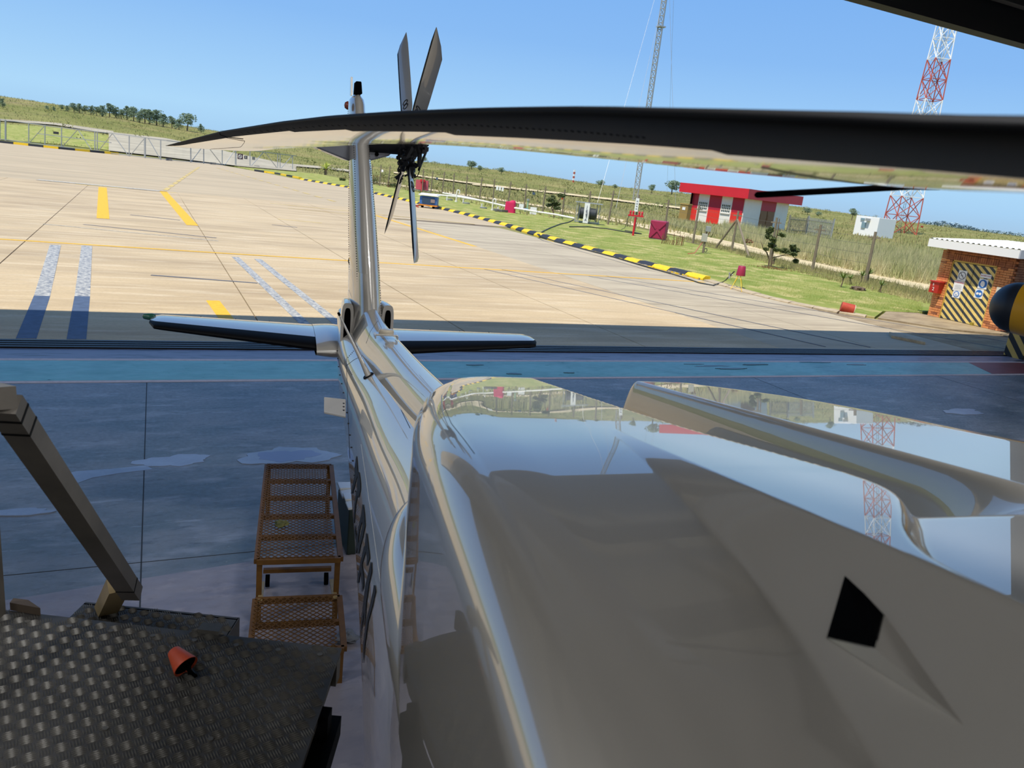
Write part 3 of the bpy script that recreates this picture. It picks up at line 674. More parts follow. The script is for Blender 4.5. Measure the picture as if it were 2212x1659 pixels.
m.build('rivet_row', M_RIVET, fus)['kind'] = 'stuff'

# ---- engine cowls
def Pz(s): return cr([-.3, .2, .45, .7, .85, 1., 1.25, 1.66], [2.69, 2.715, 2.727, 2.73, 2.724, 2.706, 2.667, 2.602], s)
def Zd(s): return 2.602+.158*(1.66-s) if s > .2 else 2.602+.158*1.46-.02*(.2-s)
TLs, TLt = [-.3, .2, .5, .8, 1.05, 1.25, 1.45, 1.58, 1.66], [.13, .145, .165, .182, .203, .237, .285, .325, .37]
def tl(s): return cr(TLs, TLt, s)
def RT(s): return cr([-.3, 1., 1.4, 1.55, 1.66], [1.32, 1.29, 1.25, 1.18, 1.10], s)
def Hf(s, t):
    e = max(0, tl(s)+.13-t); L = Pz(s)-1.3*e*e; D = Zd(s)
    if s < 1.02:
        tb = cr([.0, .29, .46, .84, 1.02], [.35, .365, .405, .455, .485], s); u = min(max((t-tb)/(.49-tb), 0), 1); u2 = u**1.15; u2 = u2 if u < .9 else u2
        z = L+max(D-L, 0)*(u2 if u < 1 else 1)
        z = min(z, max(D, L)) if D > L else L
    else: z = L+(D-L)*sm(t, .35, .56)
    te = cr([-.3, .335, .436, .494, .56, .62, .68, .81, .99, 1.22, 1.66], [.489, .49, .505, .54, .60, .648, .665, .652, .623, .606, .588], s)
    if t > te:
        d = t-te; r_ = .012
        deep = .30*sm(s, .58, .80); shal = .018*(1-sm(s, .60, .72))
        prof = sm(d, 0, .045); z_in = D-(deep*prof+shal*sm(d, 0, .03))
        zi = D
        if t > .70:
            up = sm(t, .80, .87)
            z = z_in+(D-z_in)*up
        else: z = z_in
        rt = RT(s)
        if t > rt-.12: z -= 1.2*(t-rt+.12)**2
    return z
def cowl(u, v):
    if u < .93: s = -.3+1.96*(u/.93); ea = 0
    else: ea = (u-.93)/.07; s = 1.66
    l = tl(s); R = .06; rt = RT(s)
    if v < .16:
        q = v/.16
        if q < .5: P = (l, 2.12+(Hf(s, l+R)-R*.9-2.12)*(q/.5))
        else:
            a = (q-.5)/.5*pi/2; P = (l+R*(1-cos(a)), Hf(s, l+R)-R*.9*(1-sin(a)))
    elif v < .9: t = l+R+(rt-.05-l-R)*((v-.16)/.74); P = (t, Hf(s, t))
    else:
        q = (v-.9)/.1
        if q < .5: a = q/.5*pi/2; P = (rt-.05+.05*sin(a), Hf(s, rt-.05)-.05*(1-cos(a)))
        else: P = (rt+.0, Hf(s, rt-.05)-.05-(q-.5)/.5*.5)
    if ea:
        a = min(ea*2, 1)*pi/2; rr_ = .035; s += rr_*sin(a); z = P[1]-rr_*(1-cos(a))
        t = P[0]
        sh = rr_*(1-cos(a)); 
        if v < .16: t += sh*1.2
        if v > .9: t -= sh
        if ea > .5: z = 2.05+(z-2.05)*(1-(ea-.5)/.5*.999)
        P = (t, max(z, 2.05)) if v >= .08 else (t, min(P[1], z) if ea <= .5 else max(2.05, min(P[1], z)))
    return H(s, P[0], P[1])
m = MB(); m.grid(cowl, 300, 430)
COWL = BVHTree.FromPolygons([Vector(v) for v in m.v], m.f); cw = m.build('engine_cowl', M_PAINT, heli, smooth='all', fix=False)
# flared lower lip below the cowl, starboard side
LS, LT = [-.1, .5, .87, 1.05, 1.22, 1.39, 1.53, 1.7, 1.85], [.19, .19, .19, .196, .204, .219, .253, .33, .42]
def lip(u, v):
    s = -.1+1.95*u; t = cr(LS, LT, s); k = min(1, (1.9-s)/.35)**.6; a = -pi*.5+pi*v*1.
    return H(s, t+.055-.055*cos(a)*k, 2.27+.075*sin(a)*k)
m = MB(); m.grid(lip, 70, 24); m.build('cowl_lip', M_PAINT, heli, smooth='all', fix=False)
seam(COWL, [(958, 875), (975, 915), (1003, 950), (1025, 980)], .0005, par=cw)
# small faired outlet on the cowl with a black mouth
def cwp(x, y, o=0.): return onmesh(COWL, x, y, o) or DP(x, y, .8)
a_, b_2, c_, d_ = cwp(1825, 1245, .002), cwp(1910, 1330, .002), cwp(1890, 1400), cwp(1785, 1380, .002)
c_ = c_.lerp(CAM, .045); ap = cwp(2085, 1570, .0)
ctr = (a_+b_2+c_+d_)/4; inn = (ap-ctr).normalized()*.006
m = MB(); m.add([a_, b_2, c_, ap], [(1, 3, 2)]); m.add([d_, c_, ap], [(0, 2, 1)]); m.add([a_, b_2, ap, d_], [(0, 1, 2, 3)])
ol = m.build('outlet_fairing', M_PAINT, cw, fix=False)
m = MB(); m.prism([p+inn*.2 for p in (a_, a_.lerp(b_2, .5)+(a_-d_)*.02, b_2, b_2.lerp(c_, .8), c_.lerp(b_2, .06), c_.lerp(d_, .12), d_)], (CAM-ctr).normalized()*-.004+inn*.3); m.build('outlet_mouth', M_BLACK, ol)

# ---- lettering on the fuselage side (dark slanted capitals)
lt = []
def stroke(px, w0, w1, mb, n=10):
    xs = [p[0] for p in px]; ys = [p[1] for p in px]; L = [0]
    for i in range(1, len(px)): L.append(L[-1]+math.hypot(xs[i]-xs[i-1], ys[i]-ys[i-1]))
    pr = None
    for k in range(n+1):
        q = L[-1]*k/n; x, y, w_ = float(np.interp(q, L, xs)), float(np.interp(q, L, ys)), w0+(w1-w0)*k/n
        A, B = onmesh(BOOM, x-w_/2, y, .0025), onmesh(BOOM, x+w_/2, y, .0025)
        if A is None or B is None: pr = None; continue
        if pr: mb.add([pr[0], pr[1], B, A], [(0, 1, 2, 3)])
        pr = (A, B)
LET = [[[(771, 985, 1), (770, 1012, 7), (771, 1030, 7)], [(772, 1020, 7), (762, 1060, 4), (757, 1085, 3), (757, 1118, 2.5), (761, 1160, 2)]],
       [[(776, 1020, 2), (776, 1045, 8), (776, 1060, 7), (775, 1075, 2)], [(773, 1060, 5), (768, 1090, 3), (765, 1130, 2), (762, 1160, 2)]],
       [[(785, 1090, 2), (785, 1110, 7), (787, 1135, 6), (782, 1160, 6), (777, 1180, 5), (775, 1196, 3)], [(784, 1112, 6), (776, 1145, 4), (772, 1175, 3), (767, 1215, 2)], [(768, 1135, 1), (768, 1152, 4), (773, 1170, 5), (776, 1190, 4)]],
       [[(793, 1152, 2), (793, 1180, 8), (797, 1205, 6), (794, 1222, 2)], [(791, 1180, 7), (782, 1215, 5), (775, 1250, 4), (772, 1285, 4), (774, 1320, 4), (776, 1342, 2)], [(781, 1215, 3), (784, 1245, 6), (785, 1265, 4), (783, 1278, 1)]],
       [[(803, 1214, 2), (801, 1235, 7), (794, 1265, 7), (789, 1295, 5), (784, 1335, 4), (779, 1378, 1)], [(796, 1262, 5), (791, 1300, 4), (788, 1350, 2)]],
       [[(810, 1264, 2), (810, 1278, 6), (803, 1310, 6), (794, 1345, 5), (788, 1390, 4), (785, 1432, 1)]]]
for g in LET:
    m = MB()
    for st_ in g:
        for i in range(len(st_)-1): stroke([st_[i][:2], st_[i+1][:2]], st_[i][2], st_[i+1][2], m, 4)
    if m.f: m.build('letter', M_NAVY, fus, fix=False)

# ---- main rotor blade overhead
UB = Vector((.981, -.193)); HUBS, HUBT = -1.6, .68
def pl_hit(x, y, a, b=.197): d = ray(x, y); k = a/(d.dot(Tt)+b*d.dot(As)); return HL(CAM+d*k)
LEp = [(2212, 247), (1900, 234), (1500, 229), (1250, 228), (1000, 236), (830, 243), (700, 252), (600, 264), (475, 284), (400, 303), (357, 314)]
TEp = [(2212, 424), (1975, 405), (1750, 385), (1500, 358), (1250, 331), (1106, 320), (1000, 313), (850, 311), (700, 318), (600, 322)]
LE = [pl_hit(x, y, .365) for x, y in LEp]; TE = [pl_hit(x, y, .775) for x, y in TEp]
le_s = [p[0] for p in LE]; le_z = [p[2] for p in LE]; te_s = [p[0] for p in TE]; te_z = [p[2] for p in TE]
SEND = le_s[-1]
def blade_pt(u, v):
    s = -1.1+(SEND+1.1)*(1-(1-u)**1.6); zl = float(np.interp(s, [-1.1]+le_s, [3.16]+le_z)); zt_ = float(np.interp(s, [-1.1]+te_s+[SEND], [3.13]+te_z+[LE[-1][2]-.0]))
    chord = .41; t0 = .365-.197*s; x0 = 0.; x1 = 1.
    if s > 4.2: k = (s-4.2)/(SEND-4.2); x0 = .0; x1 = 1-.86*k**2.6
    a = 2*pi*v; x = .5-.5*cos(a); y = sqrt(max(x, 0))*(1-x)*2.598*.5
    th = .044 if s < 3 else .044-.03*(s-3)/(SEND-3)
    xx = x0+(x1-x0)*x
    dz_ = .002+.0045*sm(.9-s, 0, .6); z = (zl-dz_)+(zt_-zl+dz_)*xx+(y*th*.62 if v < .5 else -y*th*.75)*(x1-x0)
    return H(s+.079*xx, t0+.40*xx, z)
m = MB(); NU, NV = 150, 64; m.grid(blade_pt, NU, NV, wrap=True)
for i in range(NU):
    for j in range(NV):
        x = .5-.5*cos(2*pi*(j+.5)/NV)
        s_i = -1.1+(SEND+1.1)*(1-(1-(i+.5)/NU)**1.6)
        if x < (.30 if (j+.5)/NV < .5 else .08+.13*sm(2.4-s_i, 0, 2.2)): m.m[i*NV+j] = 1
M_BLADE = mat('glossy blade underside', '5c544b', .2, metal=.3, coat=1., coatr=.06, ior=1.75, noise=.2, nscale=4)
mrb = m.build('main_rotor_blade', [M_BLADE, M_BOOT], heli, smooth='all', fix=False)
BLV = BVHTree.FromPolygons([Vector(v) for v in m.v], m.f)
m = MB()
for x in range(520, 1400, 14):
    yl = float(np.interp(x, [475, 700, 1000, 1250, 1500], [290, 270, 268, 283, 306])); P = onmesh(BLV, x, yl, 0); Q = onmesh(BLV, x+5, yl+2.2, 0)
    if P and Q: m.bar(P, Q, .0016, .001)
m.build('rivet_row', M_BLACK, mrb)['kind'] = 'stuff'
seam(BLV, [(474, 284), (476, 291), (490, 296), (525, 300)], .0012, 'tip_cap_seam', mrb, M_BLACK)
seam(BLV, [(480, 296), (530, 305), (520, 318), (455, 322)], .0008, 'tip_cap_seam', mrb, mat('thin seam', '5a4a38', .6))
P = DP(1636, 421, .95); Q = DP(1965, 403, .98); R_ = DP(2030, 404, 1.02)
m = MB(); m.tube([P, Q, R_], [.0038, .0042, .0045], 10); m.lathe(P, (P-Q), [(.0038, 0), (.003, .002), (.0005, .004)], 10); m.build('static_wick', M_BLACK, mrb, smooth=True)
hb = MB(); hb.cyl(H(HUBS, HUBT, 2.4), H(HUBS, HUBT, 3.05), .13, .1, 24); hb.cyl(H(HUBS, HUBT, 3.02), H(HUBS, HUBT, 3.28), .3, .22, 32); hb.bar(H(HUBS, HUBT, 3.15), H(-1.05, .66, 3.15), .16, .1)
hb.build('main_rotor_hub', M_DARKM, heli)

# ================================================================== WORK PLATFORM, STAIR, STANDS (inside)
PZ = 1.95
A0 = G(30, 1320, PZ); B0 = G(738, 1400, PZ); e1 = (B0-A0).normalized(); sdv = (G(650, 1659, PZ)-B0); 
rgt = sdv.normalized()
C0 = B0+rgt*1.7; D0 = A0-e1*.28+rgt*1.5
A1 = A0
def tread_bars(poly, z, cell=.0235, rot=None):
    """raised five-bar groups inside a convex polygon"""
    b = MB(); ex = rot or e1; ey = Vector((-ex.y, ex.x, 0)); n = len(poly); cx = sum(p.x for p in poly)/n; cy = sum(p.y for p in poly)/n
    def inside(x, y):
        sgn = None
        for i in range(n):
            p, q = poly[i], poly[(i+1) % n]; c = (q.x-p.x)*(y-p.y)-(q.y-p.y)*(x-p.x)
            L = math.hypot(q.x-p.x, q.y-p.y)
            if sgn is None: sgn = c > 0
            if (c > 0) != sgn or abs(c)/L < .008: return False
        return True
    N = int(1.6/cell)
    for i in range(-N, N):
        for j in range(-N, N):
            x = cx+ex.x*i*cell+ey.x*j*cell; y = cy+ex.y*i*cell+ey.y*j*cell
            if not inside(x, y): continue
            if (i+j) % 2: u, v = ex, ey
            else: u, v = ey, ex
            for k in range(5):
                o = Vector((x, y, z))+v*((k-2)*cell*.205); L = cell*.53 if k % 4 else cell*.45; w_ = .0017
                b.add([o-u*L, o-v*w_, o+u*L, o+v*w_, o-u*L*.45+Z*.0022, o+u*L*.45+Z*.0022], [(0, 1, 4), (1, 5, 4), (1, 2, 5), (2, 3, 5), (3, 4, 5), (3, 0, 4)])
    return b
ca_, sa_ = cos(radians(9)), sin(radians(9)); rowd = (G(257, 1552, PZ)-G(230, 1560, PZ)).normalized()
plat = thing('work_platform', (D0.x, D0.y, 0), 'raised work platform with grey aluminium tread plate deck beside the helicopter', 'platform')
poly = [A0-e1*.28, A0, B0, C0, D0]
m = MB(); m.prism([p-Z*.006 for p in poly], Z*.006); m.build('deck_plate', M_TREAD, plat)
m = tread_bars([A0-e1*.28, B0, C0, D0], PZ, cell=.0252, rot=rowd); m.build('tread_pattern', M_TREADB, plat, fix=False)['kind'] = 'stuff'
m = MB()
for k in range(8):
    P = A0.lerp(B0, (k+.55)/8)+rgt*.035; m.cyl(P, P+Z*.0025, .006, n=10)
for (x, y) in ((228, 1575), (455, 1598)): P = G(x, y, PZ); m.cyl(P, P+Z*.003, .0055, n=10)
m.build('rivet', M_TREADB, plat)['kind'] = 'stuff'
m = MB()
for p, q in ((A0-e1*.28, B0), (B0, C0), (A0-e1*.28, D0)): m.bar(p-Z*.04+(e1*-.03 if p == B0 else rgt*.03), q-Z*.04+(e1*-.03 if p == B0 else rgt*.03), .035, .06)
m.build('deck_frame', M_TUBE, plat)
for p in (A0-e1*.2+rgt*.05, C0-e1*.1, D0+e1*.05): m = MB(); m.bar((p.x, p.y, 0), (p.x, p.y, PZ-.07), .05, .05, up=e1); m.build('leg', M_TUBE, plat)
m = MB(); L0 = B0+rgt*.16-e1*.015; m.bar((L0.x, L0.y, 0), (L0.x, L0.y, PZ-.05), .035, .05, up=e1); m.build('leg', M_BOOT, plat)
m = MB(); m.bar(B0+rgt*.10-Z*.13, C0-Z*.13, .05, .05); m.build('side_rail', M_BOOT, plat)
q = B0+rgt*.7-e1*.015; m = MB(); m.bar((L0.x, L0.y, PZ-.5), (q.x, q.y, PZ-.5), .03, .02); m.build('brace', M_BOOT, plat)
m = MB(); P = G(30, 1312, PZ); m.prism([G(22, 1318, PZ), G(30, 1308, PZ), G(62, 1312, PZ), G(88, 1330, PZ)], Z*.02); m.build('corner_clip', mat('rusty clip', '4a3f33', .7), plat)
m = MB(); P = G(455, 1362, PZ); m.box(P+Z*.004, (.05, .03, .012), (e1, Vector((-e1.y, e1.x, 0)), Z)); m.build('edge_cleat', M_TREADB, plat)
# access stair: first tread below the deck, sloping rail and post
ZT = 1.76
st = thing('access_stair', (G(240, 1330, ZT).x, G(240, 1330, ZT).y, 0), 'steel stair dropping from the platform with one tread plate step showing', 'stair')
t0, t1 = G(185, 1300, ZT), G(516, 1334, ZT); te1 = (t1-t0).normalized(); tb1 = Vector((te1.y, -te1.x, 0)); 
if tb1.dot(rgt) < 0: tb1 = -tb1
tp = [t0, t1, t1+tb1*.24, t0+tb1*.24]
m = MB(); m.prism([p-Z*.005 for p in tp], Z*.005); m.box((t0+t1)/2-Z*.025+tb1*.01, ((t1-t0).length, .005, .05), (te1, tb1, Z)); m.box(t1+tb1*.12-Z*.03, (.005, .24, .06), (te1, tb1, Z)); tr_ = m.build('tread', M_TREAD, st)
m = tread_bars(tp, ZT, cell=.0252, rot=rowd); m.build('tread_pattern', M_TREADB, tr_, fix=False)['kind'] = 'stuff'
for k in (1, 2, 3, 4, 5, 6):
    m = MB(); off = -tb1*.22*k-Z*.245*k; m.prism([p+off-Z*.005 for p in tp], Z*.005); 
    if ZT-.245*k > .2 and k > 6: m.build('tread', M_TREAD, st)
m = MB(); m.bar(t0-te1*.02+tb1*.2-Z*.02, t0-te1*.02-Z*1.70-tb1*1.15, .03, .12); 
# handrail
hr = thing('stair_handrail', G(0, 1330, PZ), 'square grey tube handrail sloping down over the stair', 'handrail')
r0 = G(10, 872, 2.62); r1 = G(286, 1282, 1.93)
m = MB(); m.bar(r0, r1, .042, .036, up=Z); m.build('rail', M_TUBE, hr)
p0 = G(-22, 1335, PZ); r2 = Vector((p0.x, p0.y, 2.50)); m = MB(); m.bar(r2, r0+(r0-r1).normalized()*.015, .042, .036); m.build('elbow', M_TUBE, hr)
m = MB(); m.bar(p0, r2+Z*.018, .045, .045, up=e1); m.build('post', M_TUBE, hr)
m = MB(); ra = G(256, 1262, 1.93); rb = G(226, 1310, 1.76); m.bar(ra-Z*.0, rb-Z*.02, .05, .04); m.build('rail_bracket', M_TAN, hr)
dv = (r1-r0).normalized()
for q in (.03, .075, .93): P = r0.lerp(r1, q); m = MB(); m.bar(P-dv*.003, P+dv*.003, .0432, .0372); m.build('weld_seam', M_BOOT, hr)
# orange cup on the deck
P = G(383, 1448, PZ); oc = thing('orange_cup', P, 'small orange plastic cone shaped cap lying on the tread plate deck', 'cap')
ax = (G(362, 1405, PZ+.035)-G(398, 1450, PZ+.012)).normalized(); bs = G(402, 1440, PZ+.022)
m = MB(); m.lathe(bs, ax, [(.027, 0), (.0265, .002), (.014, .047), (.012, .049), (.001, .049)], 28); m.lathe(bs, ax, [(.027, 0), (.025, 0), (.013, .045)], 28); m.build('cone', M_ORANGE, oc, smooth=True)
m = MB(); m.cyl(bs+ax*.004, bs+ax*.006, .0245, n=24); m.bar(bs-ax*.012-Z*.01, bs+ax*.004+e1*.01, .006); m.bar(bs-ax*.014+e1*.014-Z*.012, bs+ax*.002-e1*.004, .005); m.build('black_clip', M_BLACK, oc)

# ---- ochre mesh step stand
sz = .5; q = [G(573, 1002, sz), G(719, 1002, sz), G(738, 1203, sz), G(553, 1205, sz)]
fw_ = ((q[0]+q[1])/2-(q[2]+q[3])/2); fl_ = fw_.length; fd = Vector((fw_.x, fw_.y, 0)).normalized(); sdd = Vector((fd.y, -fd.x, 0)); cn = (q[2]+q[3])/2; cn.z = sz; WS = .535
ms = thing('mesh_step_stand', (cn.x, cn.y, 0), 'ochre steel two level step stand with expanded mesh treads', 'step stand')
def mesh_deck(c, L, W, z, cross, nm):
    f = MB(); hz_ = Z*0
    pA, pB, pC, pD = c-sdd*W/2, c+sdd*W/2, c+sdd*W/2+fd*L, c-sdd*W/2+fd*L
    for a, b in ((pA, pB), (pB, pC), (pC, pD), (pD, pA)): f.bar(a-Z*.022, b-Z*.022, .035, .035)
    for k in range(1, cross): f.bar(pA.lerp(pD, k/cross)-Z*.022, pB.lerp(pC, k/cross)-Z*.022, .032, .03)
    o = f.build(nm, M_ORSTAND, ms)
    g = MB(); dl, dw = .022, .045; nr = int(L/dl); nc = int(W/dw)
    for r in range(nr):
        y0 = r*dl
        for cc in range(nc*2):
            x0, x1 = cc*dw/2, (cc+1)*dw/2; up_ = (cc+r) % 2
            a = pA+sdd*x0+fd*(y0+(dl if up_ else 0)); b = pA+sdd*x1+fd*(y0+(0 if up_ else dl)); g.bar(a, b, .0055, .004)
    g.build('expanded_mesh', M_ORSTAND, o, fix=False)['kind'] = 'stuff'
mesh_deck(Vector((cn.x, cn.y, sz)), fl_, WS, sz, 5, 'top_frame')
c2 = Vector((cn.x, cn.y, .26))-fd*.66; mesh_deck(c2, .58, WS, .26, 2, 'step_frame')
for sg in (-1, 1):
    for dd, zz_ in ((.02, sz), (fl_-.02, sz)):
        P = Vector((cn.x, cn.y, 0))+sdd*sg*(WS/2-.018)+fd*dd; m = MB(); m.bar(P, P+Z*(zz_-.03), .035, .035, up=fd); m.build('leg', M_ORSTAND, ms)
    P = c2+sdd*sg*(WS/2-.018)+fd*.02; P.z = 0; m = MB(); m.bar(P, P+Z*.23, .035, .035, up=fd); m.build('leg', M_ORSTAND, ms)
    P = Vector((cn.x, cn.y, 0))+sdd*sg*(WS/2-.03); m = MB(); m.bar(P-fd*.1+Z*.25, P+fd*.35+Z*.12, .03, .02); m.build('side_stay', M_TAN, ms)
m = MB(); m.bar(Vector((cn.x, cn.y, .16))+sdd*(WS/2-.03)+fd*.45, Vector((cn.x, cn.y, .16))-sdd*(WS/2-.03)+fd*.45, .03); m.build('cross_bar', M_ORSTAND, ms)
for sg in (-1, 1):
    P = Vector((cn.x, cn.y, .05))+sdd*sg*(WS/2-.06)+fd*.5; m = MB(); m.cyl(P-sdd*.015, P+sdd*.015, .045, n=16); m.build('castor', M_BLACK, ms)
# scrap of rag on the stand
def lump(P, r, m_, nm, lab, cat, sq=.5, seed=1, par=None):
    r_ = random.Random(seed); b = MB(); ph = [r_.random()*6 for _ in range(6)]
    def f(u, v):
        a, c = 2*pi*v, pi*u; k = 1+.18*sin(3*a+ph[0])*sin(c)+.14*sin(5*a+ph[1]+4*c)+.1*sin(7*c+ph[2]); return Vector(P)+Vector((r*k*sin(c)*cos(a), r*k*sin(c)*sin(a), r*sq*(1+cos(c)*k)))
    b.grid(f, 12, 20, wrap=True); o = b.build(nm, m_, par, smooth=True)
    return tag(o, lab, cat)
P = G(607, 1137, sz+.004); lump(P, .045, mat('crumpled yellow cloth', '6e6a3c', .9, col2='3c4522', nscale=20), 'rag', 'crumpled yellow green rag on the ochre mesh stand', 'rag', .45, 3)
P = G(748, 1382); lump(P, .07, mat('grey cloth', '6b7078', .8), 'cloth', 'small grey crumpled cloth on the floor beside the helicopter', 'cloth', .35, 5)
# bin with silver cover behind the stand
P = G(760, 1200); tb_ = thing('tool_bin', P, 'dark green bin under a pale sheet between stand and helicopter', 'bin')
m = MB(); m.box(P+Vector((.1, .22, .2)), (.28, .42, .40)); m.build('body', mat('dark green plastic', '0f1f17', .5), tb_, bevel=.01)
m = MB()
for k in range(4): m.box(P+Vector((.1, .06+.11*k, .42+.012*(k % 2))), (.30, .11, .02), (Vector((1, 0, .05*(-1)**k)).normalized(), Vector((0, 1, .12)).normalized(), Z))
m.build('sheet', mat('silver plastic sheet', 'b9c0c4', .25, metal=.3), tb_, bevel=.006)
m = MB(); m.box(P+Vector((.03, .005, .28)), (.05, .01, .025)); m.build('catch', M_GALV, tb_)
# ---- black domed nose with yellow body, right edge
P = G(2194, 664, 1.85); K = (P-CAM).length
nz_ = thing('aircraft_nose', Vector((P.x, P.y, 0)), 'black domed nose with a yellow body at the right edge by the hangar door', 'aircraft part')
ls_ = Vector((P.x, P.y, 0)).normalized(); axd = (Vector((ls_.y, -ls_.x, 0))*.97-ls_*.25).normalized(); R0 = 45/FPX*K
m = MB(); m.lathe(P+axd*.02, axd, [(R0*sin(a), -R0*.95*cos(a)) for a in np.linspace(.01, pi/2, 14)]+[(R0*1.02, .1*R0)], 40); m.build('dome', mat('satin black dome', '14161d', .45), nz_, smooth=True)
m = MB(); m.lathe(P+axd*.02, axd, [(R0*1.02, .1*R0), (R0*1.1, .8*R0), (R0*1.15, 3.*R0), (R0*.9, 5*R0), (.01, 5*R0)], 40); m.build('body', mat('yellow body paint', 'c48f12', .35, coat=.5), nz_, smooth=True)
m = MB(); m.cyl(P+axd*R0*2.5-Z*R0*.9, Vector(((P+axd*R0*2.5).x, (P+axd*R0*2.5).y, 0)), .05, n=12); m.build('support', M_DARKM, nz_)

# ================================================================== OUTSIDE
# kerb blocks, black and yellow
kb = thing('painted_kerb', (20, 40, 0), None, None); kb['kind'] = 'structure'
def kerb(pts, L, cols, par, wd=.42, h=.16, jit=0.):
    acc = [Vector((x, y, 0)) for x, y in pts]; ds = [0]
    for i in range(1, len(acc)): ds.append(ds[-1]+(acc[i]-acc[i-1]).length)
    n = int(ds[-1]/L)
    for k in range(n):
        a, b = k*ds[-1]/n+.012, (k+1)*ds[-1]/n-.012
        P = Vector((np.interp(a, ds, [p.x for p in acc]), np.interp(a, ds, [p.y for p in acc]), 0)); Q = Vector((np.interp(b, ds, [p.x for p in acc]), np.interp(b, ds, [p.y for p in acc]), 0))
        d = (Q-P).normalized(); nn = Vector((d.y, -d.x, 0)); nn = nn if nn.x > 0 or par is None else nn
        j = nn*random.uniform(-jit, jit); P += j; Q += j+nn*random.uniform(-jit, jit); hh = h*random.uniform(1-jit*4, 1+jit*3)
        m = MB(); m.prism([P-nn*wd/2-Z*.1, P-nn*wd/2+Z*.03, P-nn*wd*.1+Z*hh, P+nn*wd/2+Z*hh, P+nn*wd/2-Z*.1], Q-P)
        m.build('kerb_block', cols[k % len(cols)], par)
kerb([(x, y) for x, y in KX[4:13]], 1.12, (M_KY, M_KB), kb, jit=.012)
kerb([(20.7, 17.5), (20.1, 18.4), (19.5, 20), (19.5, 22), (19.85, 24.5)], .8, (M_KC,), kb, jit=.03, h=.06)
kerb([tuple(G(x, y)[:2]) for x, y in ((553, 370), (600, 377), (650, 387))], 2.6, (M_KB, M_KY), kb, wd=.6, h=.25)
kerb([tuple(G(x, y)[:2]) for x, y in ((0, 308), (120, 321), (255, 334))], 1.9, (M_KB, M_KY), kb, wd=.9, h=.3)
# broken bits of kerb lying on its edge
m_ = [M_KY, M_KC, M_KB]
for k in range(46):
    y = random.uniform(24.6, 35.); x = float(np.interp(y, [p[1] for p in KX], [p[0] for p in KX]))-.22-random.random()*.1
    r_ = random.uniform(.05, .16); m = MB(); m.box((x, y, .03), (r_*.6, r_*1.6, .05), (Vector((1, random.uniform(-.3, .3), 0)).normalized(), Vector((random.uniform(-.3, .3), 1, 0)).normalized(), Z)); m.build('kerb_chip', random.choice(m_[:2]), kb)

# ---- perimeter fence: wooden posts with cross arms, wires
def vert(px, py, ytop, z0=0.):
    P = G(px, py, z0); d = ray(px, ytop); k = P.dot(hdir)/d.dot(hdir); return P, max((CAM+d*k).z-z0, .4)
posts = [(780, 398, 352), (800, 400, 354), (820, 402, 356), (838, 404, 357), (857, 407, 358), (912, 416, 364), (930, 419, 368), (954, 424, 370), (978, 428, 374), (1005, 432, 379), (1035, 437, 383), (1064, 442, 386), (1096, 448, 391), (1132, 452, 397), (1171, 460, 402), (1214, 470, 409), (1267, 478, 412), (1313, 486, 410), (1370, 500, 420), (1433, 512, 430), (1496, 527, 441), (1580, 543, 454)]
posts2 = [(1662, 566, 468), (1754, 586, 483), (1868, 612, 498)]
fposts = []
proto = None
for i, (x, y, yt) in enumerate(posts+posts2):
    P, h = vert(x, y, yt); r = .075
    near_ = x > 1250
    t = thing('fence_post', P, 'weathered wooden fence post with a cross arm', 'post', 'wooden posts of the boundary fence')
    m = MB(); ln = Vector((random.uniform(-.03, .05), 0, 1)).normalized(); m.tube([P-Z*.1, P+ln*h*.5, P+ln*h], [r*1.1, r, r*.9], 10 if near_ else 6); m.build('post', M_WOOD, t)
    top = P+ln*(h-.28*h/2.5); dirx = Vector((.6, -.8, 0)); m = MB(); m.bar(top-dirx*.28, top+dirx*.28, .08, .07); m.build('cross_arm', M_WOOD, t)
    fposts.append((P, h, top, t))
lb_p = {1580: 'wooden fence post propped by two slanting braces', 1662: 'wooden fence post standing behind the near bonsai shaped tree', 1754: 'brown wooden fence post leaning right, between tree and aloes', 1868: 'slender wooden fence post rising behind the aloe plants', 1496: 'wooden fence post just left of the hose post', 1433: 'wooden fence post behind the crimson tank box', 1370: 'wooden fence post carrying a white sign above the red stand'}
for (P, h, top, t), (x, y, yt) in zip(fposts, posts+posts2):
    t['label'] = lb_p[x] if x in lb_p else ORD[[p_[0] for p_ in posts].index(x)]+' wooden fence post rightward from the tail fin'
P, h, top, t = fposts[21]
for q in ((1545, 537), (1618, 556)):
    E_ = G(*q); m = MB(); m.cyl(E_, P+Z*h*.8, .07, .06, 8); m.build('brace', M_WOOD, t)
wr = thing('fence_wires', fposts[10][0], 'sagging strands of wire strung between the wooden fence posts', 'wire')
for off in (.0, -.35, -.8, -1.25, -1.7):
    m = MB()
    for i in range(len(fposts)-1):
        a, b = fposts[i], fposts[i+1]; p = a[2]+Z*off*a[1]/2.5; q = b[2]+Z*off*b[1]/2.5
        if (p-q).length > 40: continue
        m.bar(p, (p+q)/2-Z*.04, .012); m.bar((p+q)/2-Z*.04, q, .012)
    m.build('wire', M_WIRE, wr)
# fine fence mesh seen as slack base cable
m = MB(); m.tube([G(x, y)+Z*.05 for x, y in ((1480, 523), (1540, 537), (1580, 541), (1620, 552), (1680, 568), (1720, 577), (1760, 590), (1775, 594))], .03, 6); tag(m.build('ground_pipe', M_WOOD, smooth=True), 'thin brown pipe lying along the foot of the fence', 'pipe')

